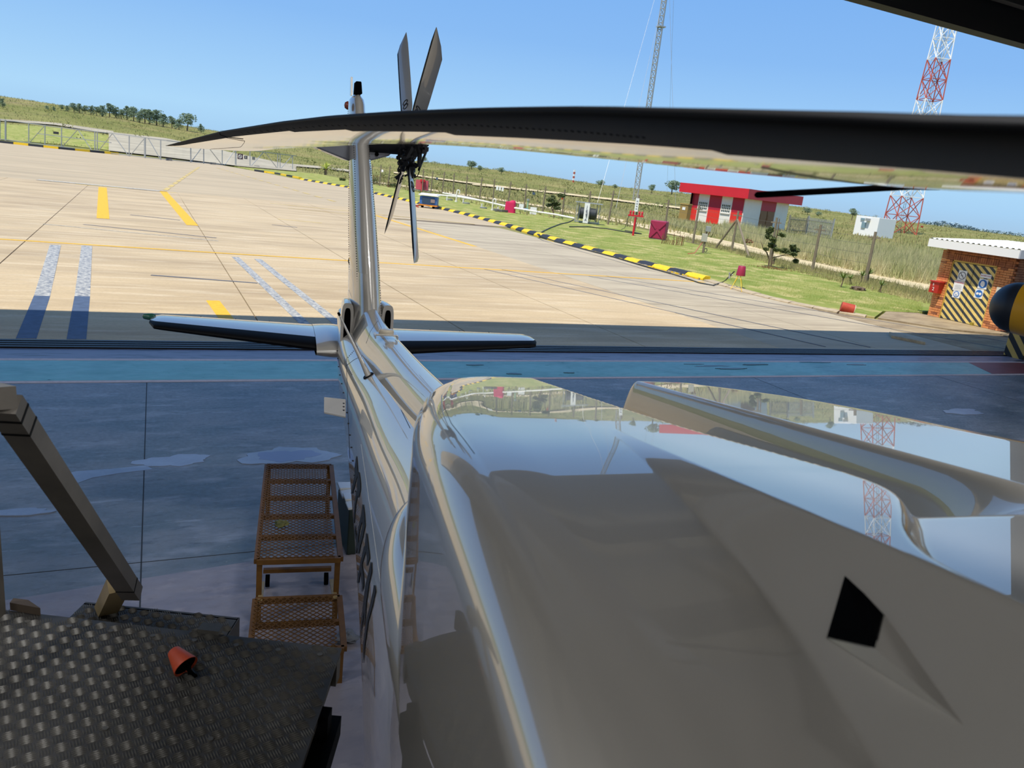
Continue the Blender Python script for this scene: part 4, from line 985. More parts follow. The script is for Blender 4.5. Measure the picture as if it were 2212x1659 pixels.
# ---- sliding gate
gp = [(4, 303, 258), (60, 308, 264), (96, 312, 269), (133, 316, 274), (204, 323, 284), (312, 336, 296), (347, 342, 305), (412, 350, 312)]
gt = thing('sliding_gate', G(200, 324), 'long white sliding gate of thin tubes with diagonal braces', 'gate')
def gpt(x, y): return G(x, y, 0)
prev = None
GB = [(0, 302), (120, 317), (250, 334), (345, 345), (470, 356), (560, 362), (640, 368)]; GT = [(0, 258), (120, 274), (250, 289), (345, 302), (470, 317), (560, 327), (640, 337)]
def gp3(x, f):
    yb_ = float(np.interp(x, [p[0] for p in GB], [p[1] for p in GB])); yt_ = float(np.interp(x, [p[0] for p in GT], [p[1] for p in GT])); B = G(x, yb_); d = ray(x, yt_); k = B.dot(hdir)/d.dot(hdir); Tp = CAM+d*k
    return B.lerp(Tp, f)
for f, nm in ((1., 'top_rail'), (.04, 'bottom_rail'), (.55, 'middle_rail')):
    m = MB()
    for x in range(0, 640, 40):
        if f == .55 and not (60 < x < 240): continue
        m.bar(gp3(x, f), gp3(x+40, f), .11)
    m.build(nm, M_GALV, gt)
for i, x in enumerate([0, 12, 62, 97, 133, 205, 210, 279, 313, 347, 412, 440, 480, 509, 540, 600, 605, 632]):
    m = MB(); m.bar(gp3(x, 0), gp3(x, 1.02), .12 if x not in (12, 313, 509) else .2, up=hdir); m.build('upright', M_GALV, gt)
for a, b in ((62, 97), (133, 168), (200, 168), (210, 243), (278, 243), (280, 313), (347, 320), (412, 440), (480, 447), (485, 509), (540, 570), (600, 572), (605, 632)):
    m = MB(); m.bar(gp3(a, 0), gp3(b, 1), .08); m.build('diagonal', M_GALV, gt)
for x in (365, 460, 555): m = MB(); m.box(gp3(x, 0.02), (.9, .5, .5)); m.build('wheel_box', mat('grey box', '6d6d6a', .7), gt)
gr = M_WOOD
m = MB()
for (x, y, s_, c, lab) in ((519, 338, .9, '3a2230', 'dark square warning sign with a pale symbol on the gate'), (531, 340, .55, '26282a', 'small black number sign on the gate beside the square one'), (548, 342, .55, '5e6260', 'small grey sign at the right of the gate signs'), (121, 287, .8, '2c2f30', 'small black sign board on the far left gate section')):
    P = G(x, 360 if x > 500 else 320); d = ray(x, y); P = CAM+d*(P.dot(hdir)/d.dot(hdir)*.985)
    t = thing('gate_sign', P, lab, 'sign'); b = MB(); b.box(P, (s_, .05, s_*(1 if x != 121 else .45)), (rdir, hdir, Z)); b.build('board', mat('sign '+c, c, .7), t)
    if x == 519:
        b = MB(); P2 = P-hdir*.04
        for k in range(16): a, a2 = 2*pi*k/16, 2*pi*(k+1)/16; b.bar(P2+rdir*.27*cos(a)+Z*.27*sin(a), P2+rdir*.27*cos(a2)+Z*.27*sin(a2), .06)
        b.bar(P2-rdir*.2+Z*.2, P2+rdir*.2-Z*.2, .06); b.build('symbol', M_WHITE, t)
    if x == 531:
        b = MB(); put_text(b, '5', .42, P-hdir*.04, rdir, Z); b.build('numeral', M_WHITE, t)

# ---- vegetation builders
def leafball(mb, c, r, n, sz_, flat_=.7, rg=random):
    for _ in range(n):
        v = Vector((rg.gauss(0, 1), rg.gauss(0, 1), rg.gauss(0, 1))); v.normalize(); v *= r*(.55+.45*rg.random()); v.z *= flat_; p = Vector(c)+v
        a = Vector((rg.gauss(0, 1), rg.gauss(0, 1), rg.gauss(0, .6))).normalized()*sz_; b = a.cross(Vector((rg.gauss(0, 1), rg.gauss(0, 1), rg.gauss(0, 1)))).normalized()*sz_*.6
        mb.add([p-a, p+b, p+a, p-b], [(0, 1, 2, 3)])
def far_tree(P, h, w_, lab, shape=0, mt=None, seed=0, group=None):
    r_ = random.Random(seed); t = thing('tree', P, lab, 'tree', group)
    m = MB(); m.tube([P-Z*.3, P+Vector((r_.uniform(-.05, .05)*h, 0, h*.5)), P+Vector((0, 0, h*.8))], [w_*.05, w_*.035, w_*.015], 6); m.build('trunk', M_BARK, t)
    m = MB()
    for k in range(9):
        f = k/8; zz_ = h*(.32+.58*f) if shape == 0 else h*(.5+.4*f); rad = w_*.5*(1-.55*f) if shape == 0 else w_*.5*(.6+.4*sin(pi*f))
        for q in range(2): c = P+Vector((r_.uniform(-.5, .5)*rad*1.3, r_.uniform(-.5, .5)*rad*1.3, zz_+r_.uniform(-.05, .05)*h)); leafball(m, c, rad*.62, 55, w_*.05, .65, r_)
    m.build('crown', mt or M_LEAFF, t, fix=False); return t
# ridge trees, left
RP = [(5, 228, 12), (102, 236, 6), (116, 236, 5), (133, 236, 8), (146, 238, 8), (160, 240, 14), (171, 241, 15), (184, 243, 13), (197, 245, 14), (209, 247, 14), (222, 249, 17), (237, 250, 22), (251, 252, 17), (262, 254, 15), (275, 256, 22), (288, 259, 23), (301, 262, 18), (313, 264, 25), (324, 266, 26), (338, 268, 26), (352, 271, 22), (372, 274, 19), (386, 277, 18), (404, 280, 31), (434, 285, 15)]
for i, (x, y, hp) in enumerate(RP):
    P = T(x, y+3); D = (P-CAM).length
    lab = ORD[i-1]+' grey green tree from the left in the hill crest row'
    if x == 404: lab = 'tallest grey green tree at the right end of the crest row'
    if x == 434: lab = 'small pale tree standing apart right of the crest row'
    if x == 5: lab = 'small tree on the crest at the far left edge'
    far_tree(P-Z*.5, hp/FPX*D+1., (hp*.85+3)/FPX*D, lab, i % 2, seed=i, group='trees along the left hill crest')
for i, (x, y, hp, w_, lab) in enumerate([(1018, 363, 16, 22, 'round dark tree on the skyline just right of the tail rotor'), (1037, 367, 10, 14, 'small tree on the skyline second right of the tail rotor'), (1082, 373, 12, 14, 'lone round tree on the skyline left of the striped far mast'), (913, 346, 8, 18, 'low bushy tree on the skyline behind the tail rotor hub'),
        (1297, 401, 13, 18, 'flat topped tree on the skyline right of the striped far mast'), (1328, 405, 8, 12, 'tiny tree on the skyline left of the lattice mast'), (1407, 414, 16, 17, 'dark round tree between the lattice mast and the red building'), (1451, 417, 26, 32, 'spreading pale tree left of the red and white building'),
        (1744, 461, 12, 19, 'round tree right of the red and white building'), (1767, 464, 7, 14, 'small tree second right of the red and white building'), (1840, 473, 22, 18, 'bush left of the white cabin in the high grass')]):
    P = T(x, y+3); D = (P-CAM).length; far_tree(P-Z*.4, hp/FPX*D+.6, w_/FPX*D, lab, 1, seed=50+i)
# far hills and woods at the right horizon, hazy
m = MB()
r_ = random.Random(4)
for k in range(300):
    x = r_.uniform(1990, 2212); 
    if x > 2110 and r_.random() < .7: continue
    P = CAM+ray(x, 0).cross(Z)*0; d = ray(x, 387+.112*(x-1106)-2-(9*sin((x-1990)/38) if x < 2110 else 0)*r_.random()); P = CAM+d*1150; leafball(m, P, 6, 14, 1.7, .5, r_)
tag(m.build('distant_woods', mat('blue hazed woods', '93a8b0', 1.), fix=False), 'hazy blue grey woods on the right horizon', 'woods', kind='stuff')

# tall dry grass beyond the track, and tufts on the veld
def blades(n, sampler, hh, wd, m_, name, lab):
    vs = np.zeros((n*3, 3)); k = 0
    for i in range(n):
        x, y = sampler(); z = tz(x, y); a = random.random()*6.28; h = hh*random.uniform(.5, 1.15); w_ = wd*random.uniform(.6, 1.3); lx, ly = random.gauss(0, .22)*h, random.gauss(0, .22)*h
        vs[k] = (x-w_*cos(a), y-w_*sin(a), z-.02); vs[k+1] = (x+w_*cos(a), y+w_*sin(a), z-.02); vs[k+2] = (x+lx, y+ly, z+h); k += 3
    me = bpy.data.meshes.new(name); me.vertices.add(n*3); me.vertices.foreach_set('co', vs.ravel()); me.loops.add(n*3); me.loops.foreach_set('vertex_index', np.arange(n*3)); me.polygons.add(n); me.polygons.foreach_set('loop_start', np.arange(0, n*3, 3)); me.polygons.foreach_set('loop_total', np.full(n, 3)); me.update(); me.validate()
    me.materials.append(m_); o = bpy.data.objects.new(name, me); COL.objects.link(o); tag(o, lab, 'grass', kind='stuff'); return o
def pxs(x0, x1, ylo, yhi):
    """ground point for a random pixel between two pixel polylines"""
    def f():
        x = random.uniform(x0, x1); a = np.interp(x, *zip(*ylo)); b = np.interp(x, *zip(*yhi)); P = G(x, a+(b-a)*random.random(), -.05); return P.x, P.y
    return f
blades(26000, pxs(1560, 2140, [(1560, 478), (1700, 520), (2140, 560)], [(1560, 516), (1700, 556), (1900, 598), (2140, 640)]), 1.15, .022, M_DRY, 'tall_grass', 'tall pale dry grass beyond the sandy track')
blades(9000, pxs(1180, 1600, [(1180, 448), (1340, 456), (1600, 500)], [(1180, 446), (1340, 470), (1600, 522)]), .6, .03, M_DRY, 'veld_grass', 'scattered dry grass between fence and red building')
M_OLIVEG = mat('olive veld grass', '8a8a50', .9, col2='a39566', nscale=.3)
blades(9000, pxs(1480, 2030, [(1480, 514), (1600, 543), (1750, 578), (2030, 635)], [(1480, 524), (1600, 556), (1750, 600), (2030, 668)]), .35, .018, M_OLIVEG, 'rough_grass', 'rough olive grass between the track and the mown lawn')
def veld():
    while 1:
        a = AZ+radians(random.uniform(-36, 36)); r = random.uniform(70, 420)**1.0; x, y = r*sin(a), r*cos(a)
        if abs(x) < 30 and y < 150: continue
        if x < 26 and y < 170: continue
        return x, y
blades(42000, veld, .55, .10, M_OLIVEG, 'veld_tufts', 'olive tufts scattered over the far veld')
m = MB()
for _ in range(420):
    x, y = veld()
    if (x < 40 and y < 200) or math.hypot(x, y) < 135: continue
    r = random.uniform(.6, 2.0); leafball(m, (x, y, tz(x, y)+r*.3), r, 60, r*.13, .5)
tag(m.build('veld_scrub', mat('dark veld scrub', '7f8650', .95, col2='9a935c', nscale=.1), fix=False), 'low dark scrub scattered over the far veld', 'scrub', kind='stuff')

M_LG = mat('lawn grass blades', 'a0a652', .9, col2='7d8f3e', nscale=.8)
LAWNP = [(x, y) for x, y in ((1120, 470), (1300, 492), (1450, 520), (1600, 556), (1760, 596), (1880, 628), (1990, 660))]
blades(34000, pxs(1120, 1990, LAWNP, [(1120, 492), (1300, 545), (1450, 582), (1530, 598), (1700, 645), (1830, 668), (1990, 682)]), .16, .012, M_LG, 'lawn_blades', 'short uneven grass blades of the mown lawn')
# ---- mast and lattice tower
def lattice(P, H_, wb, wt, n, cols, name, lab, bar=.12, three=False, twist=.4):
    t = thing(name, P, lab, 'mast' if three else 'tower'); k = 3 if three else 4
    def cnr(f, i): a = twist+2*pi*i/k; r = (wb+(wt-wb)*f)/2*(1.414 if k == 4 else 1.15); return P+Vector((r*cos(a), r*sin(a), H_*f))
    for seg in cols:
        for (f0, f1) in seg[1]:
            m = MB(); i0, i1 = int(round(f0*n)), int(round(f1*n))
            for q in range(i0, i1):
                a, b = q/n, (q+1)/n
                for c in range(k):
                    m.bar(cnr(a, c), cnr(b, c), bar); m.bar(cnr(a, c), cnr(a, (c+1) % k), bar*.7)
                    if three: m.bar(cnr(a, c), cnr(b, (c+1) % k), bar*.6)
                    else: m.bar(cnr(a, c), cnr(b, (c+1) % k), bar*.7); m.bar(cnr(a, (c+1) % k), cnr(b, c), bar*.7)
            m.build('lattice_section', seg[0], t)
    return t, cnr
P = G(1372, 440, 0)+Z*1.; 
t, cnr = lattice(P, 75, 1.4, 1.4, 44, [(M_GALV, [(0, 1)])], 'radio_mast', 'tall thin grey lattice mast held by guy wires', .2, True)
for i, (gx, gy) in enumerate(((1290, 440), (1330, 452), (1440, 440), (1460, 452))):
    m = MB(); m.bar(P+Z*(70-12*(i % 2)), G(gx, gy), .05); m.build('guy_wire', M_GALV, t)
m = MB(); m.box(P+Z*45, (1.9, 1.9, .3)); m.build('collar', M_GALV, t)
P = G(1940, 505, 0); M_TR = mat('faded red tower paint', 'b8543f', .6); M_TWh = mat('white tower paint', 'f0f0ee', .5)
DT = (P-CAM).length
t, cnr = lattice(P, 58, 6.4, 3.0, 12, [(M_TR, [(0, 2/12)]), (M_TWh, [(2/12, 4/12)]), (M_TR, [(4/12, 6/12)]), (M_TWh, [(6/12, 7/12)]), (M_TR, [(7/12, 9/12)]), (M_TWh, [(9/12, 1)])], 'lattice_tower', 'broad lattice tower painted in red and white bands', .22)
m = MB(); 
for f in np.linspace(.02, .98, 60): m.bar(P+Z*58*f-rdir*.25, P+Z*58*f+rdir*.25, .06)
for s in (-.25, .25): m.bar(P+rdir*s, P+rdir*s+Z*57, .08)
m.build('cable_ladder', M_GALV, t)
for f, sg in ((.94, -1), (.88, 1), (.60, -1), (.97, -1)):
    c = P+Z*58*f+rdir*sg*2.6; m = MB(); m.bar(c-rdir*sg*1.2-Z*1.5, c-rdir*sg*1.2+Z*1.5, .1); m.bar(c-rdir*sg*1.2, c+rdir*sg*.2, .08); m.bar(c+rdir*sg*.2-Z*1.3, c+rdir*sg*.2+Z*1.3, .12); m.build('dipole_aerial', M_TWh, t)
P = T(1238, 394); D = (P-CAM).length; t = thing('far_mast', P, 'tiny red and white striped mast on the far skyline', 'mast')
for k in range(6): m = MB(); m.bar(P+Z*D*(k*4.2/FPX), P+Z*D*((k+1)*4.2/FPX), D*3.2/FPX); m.build('band', M_TR if k % 2 == 0 else M_TWh, t)

# ---- red and white building
ZR = 5.14; R0_, R1_, R2_ = G(1470, 394, ZR), G(1619, 408, ZR), G(1736, 425, ZR)
def hat(P, px, py): d = ray(px, py); return (CAM+d*(P.dot(hdir)/d.dot(hdir))).z
q1, q2 = (R0_-R1_).normalized(), (R2_-R1_).normalized(); b1 = R1_+q1*.9+q2*.9; b1.z = 0
def run(u, tx):
    L = 0
    while abs(proj(b1+u*L+Z*3.5)[0]-1608) < abs(tx-1608) and L < 60: L += .05
    return b1+u*L
b0, b2 = run(q1, 1494), run(q2, 1702); zt = 3.9
bd = thing('striped_building', Vector((b1.x, b1.y, 0)), 'flat roofed building painted in red and white vertical stripes', 'building')
u1 = (b0-b1); L1 = u1.length; u1.normalize(); u2 = (b2-b1); L2 = u2.length; u2.normalize(); n1 = Vector((u1.y, -u1.x, 0)); n1 = n1 if n1.dot(b1) < 0 else -n1; n2 = Vector((u2.y, -u2.x, 0)); n2 = n2 if n2.dot(b1) < 0 else -n2
fA = [(0, .2, 'r'), (.2, .40, 'w'), (.40, .63, 'r'), (.63, .84, 'w'), (.84, 1., 'r')]
M_REDB = mat('bright red lower wall', 'e23428', .55, noise=.1); M_REDU = mat('dark red upper wall', 'b01e34', .55)
m = MB(); c4 = b0+(b2-b1); m.prism([b0-n1*.1-Z*.3, b1-(n1+n2)*.1-Z*.3, b2-n2*.1-Z*.3, c4-Z*.3], Z*(zt+.3)); m.build('wall_core', M_WALLW, bd)
for a, b, c in fA:
    p, q = b1+u1*L1*a, b1+u1*L1*b; mid = (p+q)/2
    if c == 'r':
        for z0, z1, mm in ((0, zt*.48, M_REDB), (zt*.48, zt, M_REDU)): m = MB(); m.box(mid+n1*.02+Z*(z0+z1)/2, ((q-p).length, .2, z1-z0), (u1, n1, Z)); m.build('painted_panel', mm, bd)
    else:
        m = MB(); m.box(mid+n1*.0+Z*zt/2, ((q-p).length, .2, zt), (u1, n1, Z)); m.build('painted_panel', M_WALLW, bd)
        wz = zt*.58; wf = MB(); W_ = (q-p).length*.8; Hh = zt*.28
        for k in range(6): wf.bar(mid+n1*.14+u1*(W_*(k/5-.5))+Z*(wz-Hh/2), mid+n1*.14+u1*(W_*(k/5-.5))+Z*(wz+Hh/2), .06, up=n1)
        for k in range(4): wf.bar(mid+n1*.14-u1*W_/2+Z*(wz-Hh/2+Hh*k/3), mid+n1*.14+u1*W_/2+Z*(wz-Hh/2+Hh*k/3), .08, up=n1)
        w_ = wf.build('window', M_WALLW, bd); g = MB(); g.box(mid+n1*.11+Z*wz, (W_, .03, Hh), (u1, n1, Z)); g.build('pane', M_GLASS, w_)
        g = MB(); g.box(mid+n1*.14+Z*(wz-Hh/2-.1), (W_*1.1, .2, .14), (u1, n1, Z)); g.build('sill', M_WALLW, w_)
for a, b, mm in ((0, .36, M_WALLW), (.36, .70, M_REDU), (.70, 1., M_WALLW)):
    p, q = b1+u2*L2*a, b1+u2*L2*b; m = MB(); m.box((p+q)/2+n2*.02+Z*(zt/2 if mm == M_WALLW else zt*.82), ((q-p).length, .2, zt if mm == M_WALLW else zt*.36), (u2, n2, Z)); m.build('painted_panel', mm, bd)
p, q = b1+u2*L2*.36, b1+u2*L2*.70
for k in (0, 1):
    m = MB(); a, b = p.lerp(q, .5*k+.02), p.lerp(q, .5*k+.48); m.box((a+b)/2+Z*zt*.32, ((b-a).length, .15, zt*.64), (u2, n2, Z)); m.box((a+b)/2+n2*.08+Z*zt*.42, ((b-a).length*.8, .05, zt*.2), (u2, n2, Z)); m.build('wooden_door', mat('varnished door', '8a5a2a', .5, noise=.2), bd)
fh = ZR-zt+.05; RC = R0_+(R2_-R1_)
rf = [Vector((p_.x, p_.y, 0)) for p_ in (R0_, R1_, R2_, RC)]
m = MB(); m.prism([p_+Z*(zt-.05) for p_ in rf], Z*fh); m.build('roof_fascia', M_REDP, bd)
m = MB(); m.cyl(b0+n1*.35-u1*.4, b0+n1*.35-u1*.4+Z*zt, .12, n=8); m.build('downpipe', M_BLACK, bd)
# brown cabinet
P = G(1477, 477)+Vector((0, 0, 0)); D = (P-CAM).length; w_ = 20/FPX*D; h_ = 33/FPX*D
t = thing('cabinet', P, 'mustard brown cabinet standing left of the striped building', 'cabinet'); m = MB(); m.box(P+Z*h_/2, (w_, w_*.6, h_), (u1, n1, Z)); m.build('body', mat('mustard steel', '9a7f45', .6), t)
m = MB(); m.box(P+Z*(h_+.05), (w_*1.1, w_*.7, .15), (u1, n1, Z)); m.build('lid', mat('mustard lid', 'b09455', .6), t); m = MB(); m.box(P+Z*h_*.75+n1*w_*.31, (.5, .04, .4), (u1, n1, Z)); m.build('notice', M_WHITE, t)
# ---- white cabin
P = G(1862, 508); Q = G(1900, 512); D = (P-CAM).length; s_ = D/FPX
cb = thing('white_cabin', P, 'white box cabin with small windows and an air unit, in the high grass', 'cabin')
ls = Vector((P.x, P.y, 0)).normalized(); lr = Vector((ls.y, -ls.x, 0)); vx = (lr*.87-ls*.49).normalized(); vy = Vector((vx.y, -vx.x, 0)); vy = vy if vy.dot(ls) > 0 else -vy
m = MB(); m.box(P+Z*17*s_+vx*4*s_+vy*32*s_, (47*s_, 64*s_, 38*s_), (vx, vy, Z)); m.build('body', M_WHITE, cb, bevel=.05)
vfront = -vy; c0 = P+vx*4*s_
m = MB(); m.box(c0+Z*19*s_-vx*5*s_-vy*.08, (8*s_, .15, 11*s_), (vx, vy, Z)); m.build('window', mat('grey window', '7f98a0', .3), cb)
m = MB(); m.box(c0+Z*30*s_-vx*9*s_-vy*.08, (8*s_, .15, 4*s_), (vx, vy, Z)); m.build('window', MATS['grey window'], cb); m = MB(); m.box(c0+Z*30*s_+vx*3*s_-vy*.3, (7*s_, .6, 5*s_), (vx, vy, Z)); m.build('air_unit', M_GALV, cb)
# palisade fence panel
for (x0, x1, yb0, yb1, hp, lab) in ((1700, 1738, 503, 506, 32, 'dark palisade fence panel right of the striped building'), (1740, 1794, 506, 515, 33, 'pale palisade fence panel in the high grass')):
    A, B = G(x0, yb0), G(x1, yb1); t = thing('palisade_fence', A, lab, 'fence'); D = (A-CAM).length; h_ = hp/FPX*D; n_ = max(8, (x1-x0)//3)
    mm = M_GALV if x0 > 1735 else mat('dull palisade', '7b786c', .7)
    for k in range(n_+1): P = A.lerp(B, k/n_); m = MB(); m.bar(P, P+Z*h_, .09, .04, up=hdir); m.build('pale', mm, t)
    for f in (.2, .85): m = MB(); m.bar(A+Z*h_*f, B+Z*h_*f, .08); m.build('rail', mm, t)
    for k in (0, 1): P = A.lerp(B, k); m = MB(); m.bar(P, P+Z*h_*1.1, .16, .16, up=hdir); m.build('post', mm, t)
# windsock
P = G(1988, 503); D = (P-CAM).length; t = thing('windsock', P, 'drooping orange windsock on a pole beyond the tower', 'windsock'); m = MB(); m.cyl(P, P+Z*14/FPX*D, .12, n=8); m.build('pole', M_GALV, t); m = MB(); m.cyl(P+Z*13/FPX*D, P+Z*2/FPX*D+rdir*2/FPX*D, D*2.6/FPX, D*1.2/FPX, 10); m.build('sock', M_ORANGE, t)

# ---- brick store with hazard striped doors
SX = 24.5
sh = thing('brick_store', (SX, 17, 0), 'small orange brick store with black and yellow striped double doors and a white roof', 'building')
ZD = .03
m = MB(); m.box((SX+1.6, 16.93, 1.2), (3.0, 2.42, 2.36)); m.build('wall_core', M_MORTAR, sh)
BH, BL, DZ = .0765, .232, 2.0
YA, YB, YD0, YD1 = 18.22, 15.66, 17.78, 16.2      # wall ends and door edges along y
def brick(y0, y1, z0, mt, hgt_=None):
    b = MB(); pr_ = random.uniform(0, .006); b.box((SX+.05-pr_/2, (y0+y1)/2, z0+(hgt_ or BH)/2), (.1+pr_, abs(y1-y0)-.012, (hgt_ or BH)-.011)); b.build('brick', mt, sh)
nc = int(2.0/BH)
for c in range(nc):
    z0 = ZD+c*BH; off = (c % 2)*.5
    for (ya, yb) in ((YA, YD0), (YD1, YB)):
        y = ya-(BL*.5 if off else 0)
        if off: brick(ya, ya-BL*.5, z0, M_BRICK)
        while y > yb+.02:
            y2 = max(y-BL, yb); brick(y, y2, z0, M_BRICK if random.random() < .85 else M_BRICKD); y = y2
y = YD0
while y > YD1+.02: brick(y, y-.0790, ZD+nc*BH, M_BRICKD, .21); y -= .079
for (ya, yb) in ((YA, YD0), (YD1, YB)):
    for c in range(3):
        y = ya
        while y > yb+.02: y2 = max(y-BL, yb); brick(y, y2, ZD+nc*BH+c*BH*.93, M_BRICKD); y = y2
z0 = ZD+nc*BH+.215
for c in range(2):
    y = YA-(BL/2 if c % 2 else 0)
    while y > YB+.02: y2 = max(y-BL, YB); brick(y, y2, z0+c*BH, M_BRICKD); y = y2
m = MB()
for c in range(32):
    x = SX+.1-(BL/2 if c % 2 else 0)+BL
    m.box((SX+.11, 15.62, ZD+c*BH+BH/2), (.2, .09, BH-.011)) if c % 2 == 0 else None
    for k in range(13): m.box((x+k*BL, 15.66, ZD+c*BH+BH/2), (BL-.012, .1, BH-.011))
m.build('side_brickwork', M_BRICKD, sh)['kind'] = 'stuff'
M_HAZ = stripes('hazard stripes', 'f0d27a', '3c4248', (0, -.62, .80), .178, .52, .55)
ym = (YD0+YD1)/2
for (a, b) in ((YD0-.03, ym+.008), (ym-.008, YD1+.03)):
    m = MB(); m.box((SX+.06, (a+b)/2, ZD+DZ/2-.03), (.04, abs(a-b), DZ-.08)); m.build('door_leaf', M_HAZ, sh)
m = MB(); m.box((SX+.05, ym, ZD+DZ-.03), (.08, YD0-YD1, .05)); m.box((SX+.05, YD0-.015, ZD+DZ/2), (.08, .03, DZ)); m.box((SX+.05, YD1+.015, ZD+DZ/2), (.08, .03, DZ)); m.build('door_frame', mat('yellow frame', 'c9a64a', .6), sh)
m = MB(); m.prism([(SX-.42, YA+.32, 2.36), (SX-.42, YB-.30, 2.36), (SX-.42, YB-.30, 2.62), (SX-.42, YA+.32, 2.62)], (.05, 0, 0)); m.build('fascia', M_WHITE, sh)
m = MB(); n_ = 34
for k in range(n_):
    y0 = YA+.34-k*(YA-YB+.66)/n_; y1 = y0-(YA-YB+.66)/n_; up_ = .035 if k % 2 else 0
    m.add([(SX-.425, y0, 2.625+up_), (SX-.425, (y0*.3+y1*.7), 2.625+up_), (SX+3.6, (y0*.3+y1*.7), 2.80+up_), (SX+3.6, y0, 2.80+up_)], [(0, 1, 2, 3)]); up2 = 0 if k % 2 else .035
    m.add([(SX-.425, (y0*.3+y1*.7), 2.625+up_), (SX-.425, y1, 2.625+up2), (SX+3.6, y1, 2.80+up2), (SX+3.6, (y0*.3+y1*.7), 2.80+up_)], [(0, 1, 2, 3)])
m.build('roof_sheet', M_WHITE, sh, fix=False)
m = MB(); m.prism([(SX-.42, YB-.30, 2.36), (SX+3.6, YB-.30, 2.54), (SX+3.6, YB-.30, 2.76), (SX-.42, YB-.30, 2.62)], (0, -.04, 0)); m.build('barge_board', mat('grey barge board', 'b9bcc2', .6), sh)
m = MB(); m.prism([(SX-.38, YB-.28, 2.40), (SX-.38, YA+.3, 2.40), (SX+3.5, YA+.3, 2.52), (SX+3.5, YB-.28, 2.52)], (0, 0, .02)); m.build('soffit', M_WALLW, sh)
def sgn(name, y, z, w_, h_, lab):
    t = thing(name, (SX+.03, y, z), lab, 'sign'); m = MB(); m.box((SX+.03, y, z), (.012, w_, h_)); m.build('board', M_WHITE, t); return t
FX = SX+.022; YV, ZV = Vector((0, -1, 0)), Z
M_SR = mat('sign red', 'c2283a', .6); M_SB = mat('sign blue', '2a6fb8', .6); M_SK = mat('sign dark', '3a2a2a', .7)
def ring(mb, y, z, r, w_, n=24):
    for k in range(n): a, b = 2*pi*k/n, 2*pi*(k+1)/n; mb.bar((FX, y+r*cos(a), z+r*sin(a)), (FX, y+r*cos(b), z+r*sin(b)), w_, .004, up=(1, 0, 0))
def disc(mb, y, z, r, x=FX): mb.cyl((x+.002, y, z), (x-.003, y, z), r, n=24)
yL, yR = 17.31, 16.55
t = sgn('no_smoking_sign', yL+.02, 1.55, .30, .34, 'white no smoking sign at the top of the left striped door')
m = MB(); ring(m, yL+.02, 1.55, .12, .018); m.bar((FX, yL+.10, 1.64), (FX, yL-.06, 1.46), .016, .004, up=(1, 0, 0)); m.bar((FX, yL+.07, 1.545), (FX, yL-.02, 1.545), .016, .004, up=(1, 0, 0)); m.build('symbol', M_SK, t)
t = sgn('warning_notice', yL+.06, 1.20, .36, .33, 'white warning notice with red heading on the left striped door')
m = MB(); put_text(m, 'WARNING', .072, (FX-.001, yL+.06, 1.31), YV, ZV); m.build('heading', M_SR, t)
m = MB()
for k, wd in enumerate((.2, .26, .22, .25)): m.box((FX, yL+.06, 1.22-.04*k), (.003, wd, .008))
m.build('small_print', mat('sign grey', '8a8a90', .7), t)
t = sgn('dust_mask_sign', yL+.06, .92, .27, .25, 'white sign with a blue ring below the warning notice')
m = MB(); disc(m, yL+.06, .92, .105); m.build('disc', M_SB, t)
m = MB(); disc(m, yL+.06, .92, .078, FX-.004); m.build('face', M_WHITE, t); m = MB(); 
for a in (-.05, .05): m.bar((FX-.008, yL+.06+a-.02, .95), (FX-.008, yL+.06+a+.02, .955), .012, .003, up=(1, 0, 0))
m.bar((FX-.008, yL+.03, .89), (FX-.008, yL+.09, .89), .03, .003, up=(1, 0, 0)); m.build('symbol', M_SB, t)
t = sgn('battery_sign', yR-.03, 1.66, .37, .13, 'long white sign lettered in red above the right door signs')
m = MB(); put_text(m, 'BATTERY ACID', .052, (FX, yR-.03, 1.665), YV, ZV); m.build('lettering', M_SR, t)
t = sgn('gloves_sign', yR, 1.40, .31, .32, 'white sign with blue disc and white hand shape on the right door')
m = MB(); disc(m, yR, 1.40, .14); m.build('disc', M_SB, t)
m = MB(); X_ = FX-.005; m.prism([(X_, yR+.05, 1.33), (X_, yR+.085, 1.38), (X_, yR+.06, 1.48), (X_, yR-.0, 1.50), (X_, yR-.06, 1.45), (X_, yR-.07, 1.36), (X_, yR-.02, 1.30)], (-.002, 0, 0)); m.build('hand', M_WHITE, t)
t = sgn('goggles_sign', yR+.05, 1.07, .28, .30, 'white sign with blue disc and goggles on the right door')
m = MB(); disc(m, yR+.05, 1.07, .125); m.build('disc', M_SB, t)
m = MB(); disc(m, yR+.10, 1.07, .042, FX-.004); disc(m, yR, 1.07, .042, FX-.004); m.bar((FX-.006, yR+.1, 1.09), (FX-.006, yR, 1.09), .02, .003, up=(1, 0, 0)); m.build('goggles', M_WHITE, t)
t = thing('wall_notice', (SX-.012, 15.9, 1.18), 'plain cream notice board on the right hand brick pillar', 'notice'); m = MB(); m.box((SX-.012, 15.9, 1.18), (.02, .26, .42)); m.build('board', mat('cream board', 'd8d2bc', .7), t)
m = MB(); m.box((SX-.024, 15.9, 1.2), (.004, .12, .08)); m.build('print', mat('faint print', 'bdb79f', .7), t)
t = thing('fire_bucket', (SX-.13, 18.02, .86), 'red box bucket lettered in white hung on the left brick pillar', 'bucket')
m = MB(); z0, z1 = .84, 1.22; m.prism([(SX-.01, 17.86, z1), (SX-.26, 17.86, z1), (SX-.22, 17.9, z0), (SX-.01, 17.9, z0)], (0, .34, 0)); m.build('bucket', mat('red bucket', 'c02c22', .5), t)
m = MB(); m.box((SX-.14, 18.03, z1+.012), (.30, .40, .03)); m.build('lid', mat('red bucket', 'c02c22', .5), t)
